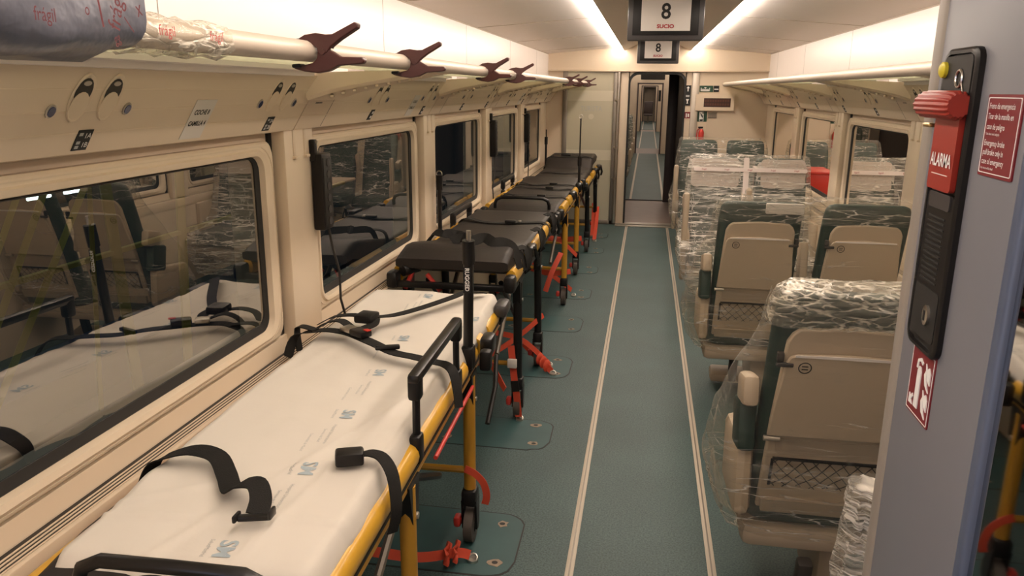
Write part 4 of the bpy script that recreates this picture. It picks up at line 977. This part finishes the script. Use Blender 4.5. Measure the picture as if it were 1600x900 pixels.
# nearest stretcher with the white sheet
flat = lambda y: .832
s1, T1 = stretcher('nearest stretcher, covered by the white printed sheet, with yellow rails', -.905, 2.25, math.radians(1.3), .760, 'yellowleg', [(-.41, 0), (.44, 0)], flat, guards=[(-.33, .19, 1, .985)], near_handle=(-1.16, .925, -.10, .275, .76), L=(-1.12, 1.12), plates=[(-1.07, .33), (.42, .52), (.60, .68), (.78, 1.02)])
def zsheet(x, y):
    """height of the sheet over the mattress, in the stretcher's frame"""
    z = .836 + .007*noise.noise(Vector((x*5, y*3.2, 1))) + .0035*noise.noise(Vector((x*14, y*9, 2))) + .0045*max(0, (x-.1)/.2)*noise.noise(Vector((x*6+y*14, y*22-x*8, 5)))
    for xx, yy, dx, dy, h, w in ((0, -.86, 1, .08, .007, .009), (.22, -.2, .35, 1, .005, .014), (-.2, .1, .2, 1, .003, .025), (.1, .75, 1, .3, .004, .02), (.12, -1.0, .12, 1, .006, .008), (.2, -.55, 1, .6, .005, .012)):
        n = math.hypot(dx, dy); d = abs((x-xx)*dy/n-(y-yy)*dx/n) if True else 0
        z += h*math.exp(-(d/w)**2)
    z += .010*math.exp(-((x+.26)/.05)**2-((y+.72)/.06)**2)      # tuck under the near strap
    z += .012*max(0, (y-.6))                                       # head end lifts slightly
    return z
def sheet_pt(u, v):
    y = -1.09+2.20*v; x = -.365+.69*u
    tp = .05*max(0, -(y+.3))                                       # narrower near end on the left
    ex = .272
    z = zsheet(max(-ex, min(ex, x)), y)
    if x > ex: d = x-ex; z -= min(.075, d*d*22+d*.15); x = ex+d*.62+.008*noise.noise(Vector((y*7, 0, 3)))
    if x < -ex: d = -ex-x; z -= min(.14, d*d*30+d*.4); x = -ex-d*.45+.006*noise.noise(Vector((y*7, 5, 3)))
    if x < 0: x *= 1-.11*max(0, min(1, (-.1-y)/1.0))
    yy = y + .012*noise.noise(Vector((x*6, 9, y)))*(1 if v in (0, 1) else 0)
    if v > .985: z -= .004
    if v < .03: z -= (.03-v)*2.2
    return (x, yy, z+.003)
sh = thing('white_sheet', 'white disposable sheet with blue-grey SM print spread over the nearest stretcher', 'sheet', s1.location, s1.rotation_euler.z)
so = G().grid(52, 150, sheet_pt).build('cloth', 'sheet', sh, 80)
md = so.modifiers.new('thick', 'SOLIDIFY'); md.thickness = .0025; md.offset = -1
vp = lambda p: Vector((p.x, p.y, zsheet(p.x, p.y)+.0045))
for i, (x, y) in enumerate(((-.934, 3.264), (-.865, 2.68), (-.832, 2.311), (-.81, 1.97), (-.781, 1.633), (-.802, 1.28), (-.66, 2.98))):
    c = T1((x, y, 0)); f = frame_fn((c.x, c.y, 0), (.10, -1, 0), (1, .10, 0))
    text('printed_logo', 'SM', .052, f, 'blueink', sh, bold=.0012, vproj=vp, xs=.95)
    text('printed_name', 'SaludMadrid', .0125, lambda a, b, q, f=f: f(a, b-.036, q), 'greyink', sh, vproj=vp)
    text('printed_line', 'Hospital Universitario', .0135, lambda a, b, q, f=f: f(a+.135, b-.012, q), 'greyink', sh, vproj=vp)
    text('printed_line', 'Servicio de Salud', .0115, lambda a, b, q, f=f: f(a+.145, b-.032, q), 'greyink', sh, vproj=vp)
    text('printed_line', 'Comunidad de Madrid', .0115, lambda a, b, q, f=f: f(a+.185, b-.062, q), 'greyink', sh, vproj=vp)
X_ = (1, 0, 0); Y_ = (0, 1, 0)
st = strap(s1, T1, [(-1.185, 1.575, .79), (-1.16, 1.585, .846), (-1.115, 1.600, .868), (-1.06, 1.610, .878), (-1.00, 1.602, .870), (-.945, 1.545, .857), (-.895, 1.478, .862), (-.86, 1.462, .886), (-.82, 1.455, .893), (-.795, 1.425, .876), (-.785, 1.385, .860)], (.45, 1, .1), .048)
tn = G().box(T1((-.778, 1.362, .868)), (.070, .018, .012), .004, Matrix.Rotation(.25, 3, 'Z')); tn.box(T1((-.745, 1.375, .874)), (.008, .03, .02), .003); tn.box(T1((-.812, 1.35, .872)), (.008, .03, .016), .003)
tn.build('buckle_tongue', 'blackmetal', st)
st = strap(s1, T1, [(-.552, 1.585, .72), (-.545, 1.60, .775), (-.565, 1.640, .838), (-.60, 1.675, .866), (-.635, 1.685, .872), (-.665, 1.675, .868)], (.45, 1, 0), .036)
G().box(T1((-.685, 1.668, .866)), (.070, .050, .034), .007, Matrix.Rotation(.35, 3, 'Z')).build('buckle_housing', 'black', st)
# chest harness
st = strap(s1, T1, [(-1.245, 2.50, .80), (-1.23, 2.55, .865), (-1.15, 2.60, .878), (-1.06, 2.595, .876), (-.98, 2.545, .876), (-.90, 2.475, .880), (-.82, 2.425, .872), (-.74, 2.40, .870), (-.66, 2.37, .868), (-.615, 2.35, .868), (-.585, 2.33, .85), (-.565, 2.30, .80), (-.555, 2.28, .75)], (.35, 1, 0), .045)
G().box(T1((-1.045, 2.60, .888)), (.055, .05, .02), .006, Matrix.Rotation(-.5, 3, 'Z')).build('buckle_plate', 'steel', st)
G().box(T1((-.985, 2.555, .892)), (.075, .052, .026), .008, Matrix.Rotation(-.6, 3, 'Z')).build('buckle_housing', 'black', st)
G().box(T1((-.955, 2.545, .9065)), (.026, .020, .004), .002, Matrix.Rotation(-.6, 3, 'Z')).build('release_button', 'red', st)
G().box(T1((-.845, 2.44, .884)), (.085, .020, .016), .005, Matrix.Rotation(.35, 3, 'Z')).build('strap_slider', 'black', st)
st = strap(s1, T1, [(-1.22, 2.72, .86), (-1.17, 2.77, .88), (-1.10, 2.79, .885), (-1.05, 2.78, .880)], (.2, 1, 0), .04)
G().box(T1((-1.03, 2.745, .893)), (.075, .085, .034), .010, Matrix.Rotation(-.12, 3, 'Z')).build('strap_retractor', 'black', st)
strap(s1, T1, [(-1.01, 2.66, .875), (-.99, 2.70, .880), (-1.0, 2.75, .886)], (1, 0, 0), .042)
strap(s1, T1, [(-1.0, 2.765, .890), (-.945, 2.84, .880), (-.87, 2.965, .880), (-.79, 3.12, .884), (-.74, 3.22, .888), (-.69, 3.32, .86)], (1, -.5, 0), .040)
strap(s1, T1, [(-1.05, 2.63, .885), (-1.10, 2.66, .90), (-1.15, 2.655, .892), (-1.19, 2.64, .87)], (.3, 1, 0), .04)
strap(s1, T1, [(-1.245, 2.60, .79), (-1.26, 2.62, .86), (-1.24, 2.61, .885), (-1.17, 2.585, .882)], (.2, 1, 0), .035)
# fittings on the aisle rail: drip-stand, release lever block, black brackets
tp = lambda x, y, z: T1((x, y, z))
po = G().tube([tp(-.612, 2.66, .74), tp(-.600, 2.63, 1.15)], .0185, 14).build('drip_pole', 'blackmetal', s1)
G().tube([tp(-.600, 2.63, 1.15), tp(-.598, 2.62, 1.235)], .0225, 14).build('pole_collar', 'black', po)
G().tube([tp(-.598, 2.62, 1.235), tp(-.597, 2.618, 1.27)], .009, 8).build('pole_tip', 'steel', po)
fl_ = frame_fn(tp(-.602, 2.611, 1.095), (0, 0, -1), (1, .1, 0))
G().prism(R4(-.045, .05, -.0135, .0135), lambda a, b, c: fl_(a, b, c), .0, .0012).build('pole_sticker', 'black', po)
text('pole_lettering', 'RUGGED', .021, lambda a, b, c: fl_(a, b, c+.0015), 'whiteink', po, bold=.0005)
G().box(tp(-.612, 2.66, .79), (.05, .07, .09), .014).build('pole_socket', 'black', s1)
G().box(tp(-.570, 2.83, .785), (.05, .10, .075), .012).build('release_block', 'blackmetal', s1)
G().box(tp(-.556, 2.72, .76), (.045, .05, .08), .012).build('release_block', 'black', s1)
G().tube([tp(-.56, 2.95, .70), tp(-.545, 2.85, .60), tp(-.55, 2.72, .50)], .010, 8).build('release_lever', 'black', s1)
G().box(tp(-.600, 3.30, .80), (.06, .14, .06), .018).build('head_bumper', 'bezel', s1)
G().tube([tp(-.572, 2.05, .685), tp(-.585, 2.62, .688)], .007, 8).build('red_lever_bar', 'red', s1)
strap(s1, T1, [(-.625, 2.655, .335), (-.585, 2.648, .322), (-.552, 2.650, .285), (-.540, 2.655, .23), (-.548, 2.66, .19)], (1, 0, .7), .028, 'castor_strap', 'orange')
# second stretcher
h2 = lambda y: .885 + .085*max(0, min(1, (-.35-y)/.5))
s2, T2 = stretcher('second stretcher from the camera, dark brown mattress and black legs', -.93, 4.72, math.radians(.3), .83, 'blackmetal', [(-.82, .03), (-.02, .06)], h2, guards=[(.25, .75, -1, .94)], L=(-1.08, 1.05), wmat=.58, plates=[(-1.0, -.60), (-.28, .04), (.2, .5)], th=.135, rv=.045)
# third stretcher
h3 = lambda y: .875 + .05*max(0, (y-.5))
s3, T3 = stretcher('third stretcher from the camera, yellow legs and black end loop', -.92, 6.95, 0, .83, 'yellowleg', [(-.68, 0), (.42, .02)], h3, near_handle=(-1.02, .935, -.22, .205, .80), guards=[(-.2, .3, -1, .96)], wmat=.57, plates=[(-.95, -.62), (-.5, -.12), (0, .28), (.5, .8)], th=.11, rv=.045)
# fourth stretcher, head end raised
h4 = lambda y: .85 + .11*max(0, min(1, (y-.05)/.25))
s4, T4 = stretcher('farthest stretcher, black mattress with raised head end before the glass screen', -.90, 9.16, 0, .78, 'blackmetal', [(-.75, .1), (.55, .15)], h4, L=(-1.05, 1.12), plates=[(-.9, -.4), (-.1, .3), (.6, 1.0)], th=.11, rv=.04)
def poleset(t, T, x, y, z0, z1, zc, ring, dirx=0):
    p = G().tube([T((x, y, z0)), T((x, y, zc))], .014, 10).build('drip_pole', 'blackmetal', t)
    G().tube([T((x, y, zc-.04)), T((x, y, zc+.05))], .020, 10).build('pole_collar', 'black', p)
    G().tube([T((x, y, zc)), T((x, y, z1))], .007, 8).build('pole_rod', 'blackmetal', p)
    if ring: G().tube([T((x+.018*math.cos(q), y, z1+.016+.018*math.sin(q))) for q in [2*PI*w/14 for w in range(15)]], .0032, 6).build('pole_ring', 'steel', p)
    G().box(T((x, y, z0)), (.05, .06, .08), .012).build('pole_socket', 'black', t)
poleset(s2, T2, -1.255+.01, 4.66, .80, 1.225, 1.185, True)
poleset(s3, T3, -.615, 7.45, .84, 1.49, 1.09, True)
poleset(s4, T4, -1.225, 9.72, .78, 1.27, 1.13, False)
for t_, T_, x_, y_, z_ in ((s2, T2, -.62, 4.3, .86), (s3, T3, -.61, 6.75, .86), (s3, T3, -.61, 7.4, .86), (s4, T4, -.59, 9.5, .80), (s4, T4, -.58, 9.95, .80), (s2, T2, -.615, 5.35, .86)):
    G().box(T_((x_, y_, z_)), (.06, .16, .07), .018).build('rail_fitting', 'blackmetal', t_)
    G().tube([T_((x_+.03, y_-.06, z_+.03)), T_((x_+.045, y_, z_-.05)), T_((x_+.03, y_+.09, z_-.10))], .012, 8).build('release_lever', 'black', t_)
# handles at the near end of the second stretcher
G().tube([T2((-1.115, 3.74, .872)), T2((-1.175, 3.66, .862))], .030, 12).build('push_grip', 'black', s2)
for a_, b_ in (((-1.13, 3.70, .86), (-1.17, 3.68, .765)), ((-1.06, 3.70, .84), (-.985, 3.68, .76))): G().tube([T2(a_), T2(b_)], .012, 8).build('red_release_handle', 'red', s2)
# belts lying on the dark mattresses
def belt(t, T, pts, w=.052, side=(.2, 1, 0)): return strap(t, T, pts, side, w)
belt(s2, T2, [(-1.23, 4.25, .86), (-1.18, 4.32, .93), (-1.05, 4.36, .935), (-.95, 4.25, .935), (-.90, 4.10, .955), (-.82, 4.05, .965), (-.72, 4.02, .96), (-.62, 3.98, .90), (-.60, 3.97, .82)])
b_ = belt(s2, T2, [(-1.23, 5.05, .85), (-1.18, 5.10, .900), (-1.05, 5.02, .893), (-.90, 5.00, .892), (-.75, 5.06, .892), (-.64, 5.10, .88), (-.60, 5.10, .80)])
G().box(T2((-.86, 5.01, .903)), (.07, .045, .02), .006).build('buckle_housing', 'black', b_); G().box(T2((-.80, 5.03, .903)), (.02, .03, .012), .003).build('buckle_tongue', 'steel', b_)
belt(s2, T2, [(-.98, 3.90, .975), (-.93, 3.93, .992), (-.87, 3.86, .985), (-.81, 3.91, 1.0), (-.75, 3.85, .99), (-.69, 3.87, .985), (-.635, 3.84, .95), (-.605, 3.83, .86)], .055, (.1, .7, .7))
belt(s2, T2, [(-1.20, 4.15, .90), (-1.15, 4.18, .965), (-1.08, 4.10, .975), (-1.02, 4.16, .968), (-.96, 4.05, .975), (-.93, 3.98, .98)], .05, (.3, .8, .5))
for yb_ in (3.98, 4.55, 5.15): belt(s2, T2, [(-.645, yb_, .93), (-.61, yb_+.03, .93), (-.59, yb_+.02, .86), (-.60, yb_+.08, .80), (-.585, yb_+.10, .87), (-.60, yb_+.05, .92)], .05, (.2, 1, .2))
for y_, pts in ((6.4, 0), (6.95, .05), (7.25, -.04)):
    b_ = belt(s3, T3, [(-1.22, y_+.1, .82), (-1.18, y_+.12, .885), (-1.02, y_+pts, .884), (-.88, y_+.02, .884), (-.76, y_-pts, .884), (-.65, y_+.05, .875), (-.60, y_+.06, .80)], .036)
    G().box(T3((-.84, y_+.02, .894)), (.07, .05, .02), .006).build('buckle_housing', 'black', b_)
b_ = belt(s4, T4, [(-1.17, 9.5, .93), (-1.1, 9.55, .97), (-.98, 9.48, .98), (-.86, 9.6, .975), (-.74, 9.52, .97), (-.63, 9.55, .95)], .05)
G().box(T4((-.95, 9.5, .985)), (.12, .07, .03), .012).build('buckle_housing', 'black', b_)
belt(s4, T4, [(-1.17, 8.6, .82), (-1.1, 8.62, .858), (-.9, 8.55, .857), (-.7, 8.6, .857), (-.6, 8.6, .80)])

# ------------------------------------------------------------------ orange tie-down straps
def tie(lab, pts, w=.038, hook=None, side=(1, .3, 0), sleeve=None):
    p0 = Vector(hook or pts[0]); t = thing('tie_down_strap', lab, 'strap', (p0.x, p0.y, 0), 0, 'orange tie-down straps')
    T = lambda p: Vector(p)-Vector((p0.x, p0.y, 0))
    wb = strap(t, T, pts, side, w, 'webbing', 'orange', .004)
    if hook:
        h = T(hook); G().tube([h+Vector((.018*math.cos(q), .014*math.sin(q), .014+.010*math.sin(q))) for q in [2*PI*k/12 for k in range(13)]], .004, 6).build('hook', 'steel', t)
        G().cyl(h+Vector((0, 0, .0)), h+Vector((0, 0, .012)), .022, 12).build('floor_ring', 'steel', t)
    if sleeve: strap(t, T, sleeve, side, w+.006, 'black_sleeve', 'blackweb', .007)
    return t, T
t, T = tie('orange strap along the floor under the nearest stretcher, hooked beside its castor', [(-.585, 2.555, .03), (-.63, 2.53, .05), (-.75, 2.44, .075), (-.90, 2.35, .14), (-1.05, 2.25, .22)], .036, (-.575, 2.562, .0), (0, .5, 1))
G().tube([T((-.63+.006*math.sin(q*5), 2.53+.03*math.cos(q), .055+.028*math.sin(q))) for q in [2*PI*k/14 for k in range(15)]], .009, 8, True, 1.8, .4).build('knot_loop', 'orange', t)
G().tube([T((-.66+.006*math.sin(q*5), 2.51+.028*math.cos(q), .055+.03*math.sin(q))) for q in [2*PI*k/14 for k in range(15)]], .012, 8, True, 1.5, .5).build('knot_loop', 'orange', t)
t, T = tie('orange strap with black sleeve rising from a floor ring to the second stretcher', [(-.612, 3.885, .02), (-.622, 3.88, .13), (-.640, 3.88, .26), (-.66, 3.90, .42)], .036, (-.606, 3.882, 0), (1, 0, 0), [(-.628, 3.875, .17), (-.636, 3.875, .23)])
G().box(T((-.648, 3.87, .33)), (.05, .02, .05), .004).build('white_tag', 'paper', t)
t, T = tie('rolled orange strap on the floor beside the far leg of the second stretcher', [(-.52, 4.62, .02), (-.57, 4.66, .05), (-.66, 4.75, .09), (-.8, 4.85, .18)], .04, (-.51, 4.61, 0), (0, .4, 1))
for q_ in (.15, .35, .55): 
    c = Vector((-.53, 4.63, .035)).lerp(Vector((-.66, 4.75, .10)), q_); G().tube([T(c+Vector((.012*math.cos(q), .02*math.cos(q), .024*math.sin(q)))) for q in [2*PI*k/12 for k in range(13)]], .010, 8, True, 1.8, .4).build('strap_roll', 'orange', t)
tie('orange strap crossing under the second stretcher from its yellow crossbar', [(-.60, 4.78, .34), (-.75, 4.55, .24), (-.95, 4.25, .16), (-1.1, 4.05, .1)], .034, None, (0, .3, 1))
tie('orange strap crossing the other way under the second stretcher', [(-.56, 4.75, .03), (-.72, 4.62, .22), (-.90, 4.45, .32), (-1.12, 4.3, .45)], .034, (-.55, 4.76, 0), (0, .3, 1))
tie('orange strap under the head end of the nearest stretcher', [(-.66, 3.72, .24), (-.80, 3.9, .36), (-.98, 4.1, .45)], .034, None, (0, .3, 1))
tie('long orange strap lying low across the legs of the third stretcher', [(-.57, 6.32, .28), (-.75, 6.30, .26), (-.95, 6.33, .30), (-1.12, 6.3, .32)], .045, None, (0, .2, 1))
tie('orange strap slanting down behind the near castor of the third stretcher', [(-.58, 6.55, .06), (-.70, 6.45, .18), (-.90, 6.35, .34), (-1.1, 6.3, .40)], .04, (-.56, 6.56, 0), (0, .3, 1))
tie('orange strap from the third stretcher frame down toward its near end', [(-.62, 6.0, .50), (-.68, 5.90, .36), (-.72, 5.84, .22)], .04, None, (1, 0, 0))
tie('long orange strap low across the far legs of the third stretcher', [(-.57, 7.40, .36), (-.75, 7.42, .34), (-.95, 7.38, .36), (-1.12, 7.4, .38)], .05, None, (0, .2, 1))
tie('orange strap crossing beneath the middle of the third stretcher', [(-.60, 7.25, .22), (-.75, 7.05, .40), (-.95, 6.85, .48), (-1.1, 6.7, .55)], .04, None, (0, .3, 1))
tie('orange strap leaning out from the farthest stretcher, nearer of its two', [(-.555, 9.15, .02), (-.560, 9.55, .15), (-.575, 9.95, .30)], .045, (-.55, 9.14, 0), (1, 0, .3))
tie('orange strap leaning out from the farthest stretcher, farther of its two', [(-.60, 9.40, .02), (-.61, 9.70, .16), (-.63, 10.0, .34)], .045, (-.595, 9.39, 0), (1, 0, .3))

# ------------------------------------------------------------------ power strips hung by the windows
def power(y, lab, cable):
    t = thing('power_strip', lab, 'power strip', (-1.262, y, 1.20), 0, 'power strips hung by the left windows')
    w = .30
    G().b2((-.020, -.03, 0), (.026, .06, w), .006).build('housing', 'black', t)
    G().b2((.024, -.024, .015), (.030, .054, w-.015), .004).build('socket_face', 'dark', t)
    for q in range(6): G().cyl((.030, .015, .035+.046*q), (.033, .015, .035+.046*q), .016, 12).build('socket', 'bezel', t)
    G().b2((-.024, -.034, w-.03), (.0, -.005, w+.055), .005).build('hanger', 'black', t); G().cyl((-.012, -.02, w+.045), (.006, -.02, w+.045), .006, 8).build('screw', 'steel', t)
    G().tube([Vector(p)-Vector((-1.262, y, 1.20)) for p in cable], .0055, 8).build('cable', 'dark', t)
power(2.905, 'black power strip hanging beside the second left window, nearest the camera', [(-1.255, 2.95, 1.205), (-1.25, 2.97, 1.12), (-1.245, 3.02, 1.0), (-1.25, 3.03, .88), (-1.245, 3.06, .80), (-1.24, 3.08, .70)])
power(6.47, 'black power strip hanging beside the fourth left window', [(-1.255, 6.50, 1.205), (-1.25, 6.5, 1.1), (-1.255, 6.42, .95), (-1.25, 6.45, .80), (-1.25, 6.46, .77)])
power(8.33, 'black power strip hanging beside the fifth left window, farthest', [(-1.255, 8.38, 1.205), (-1.25, 8.45, 1.1), (-1.25, 8.42, .95), (-1.25, 8.40, .79)])
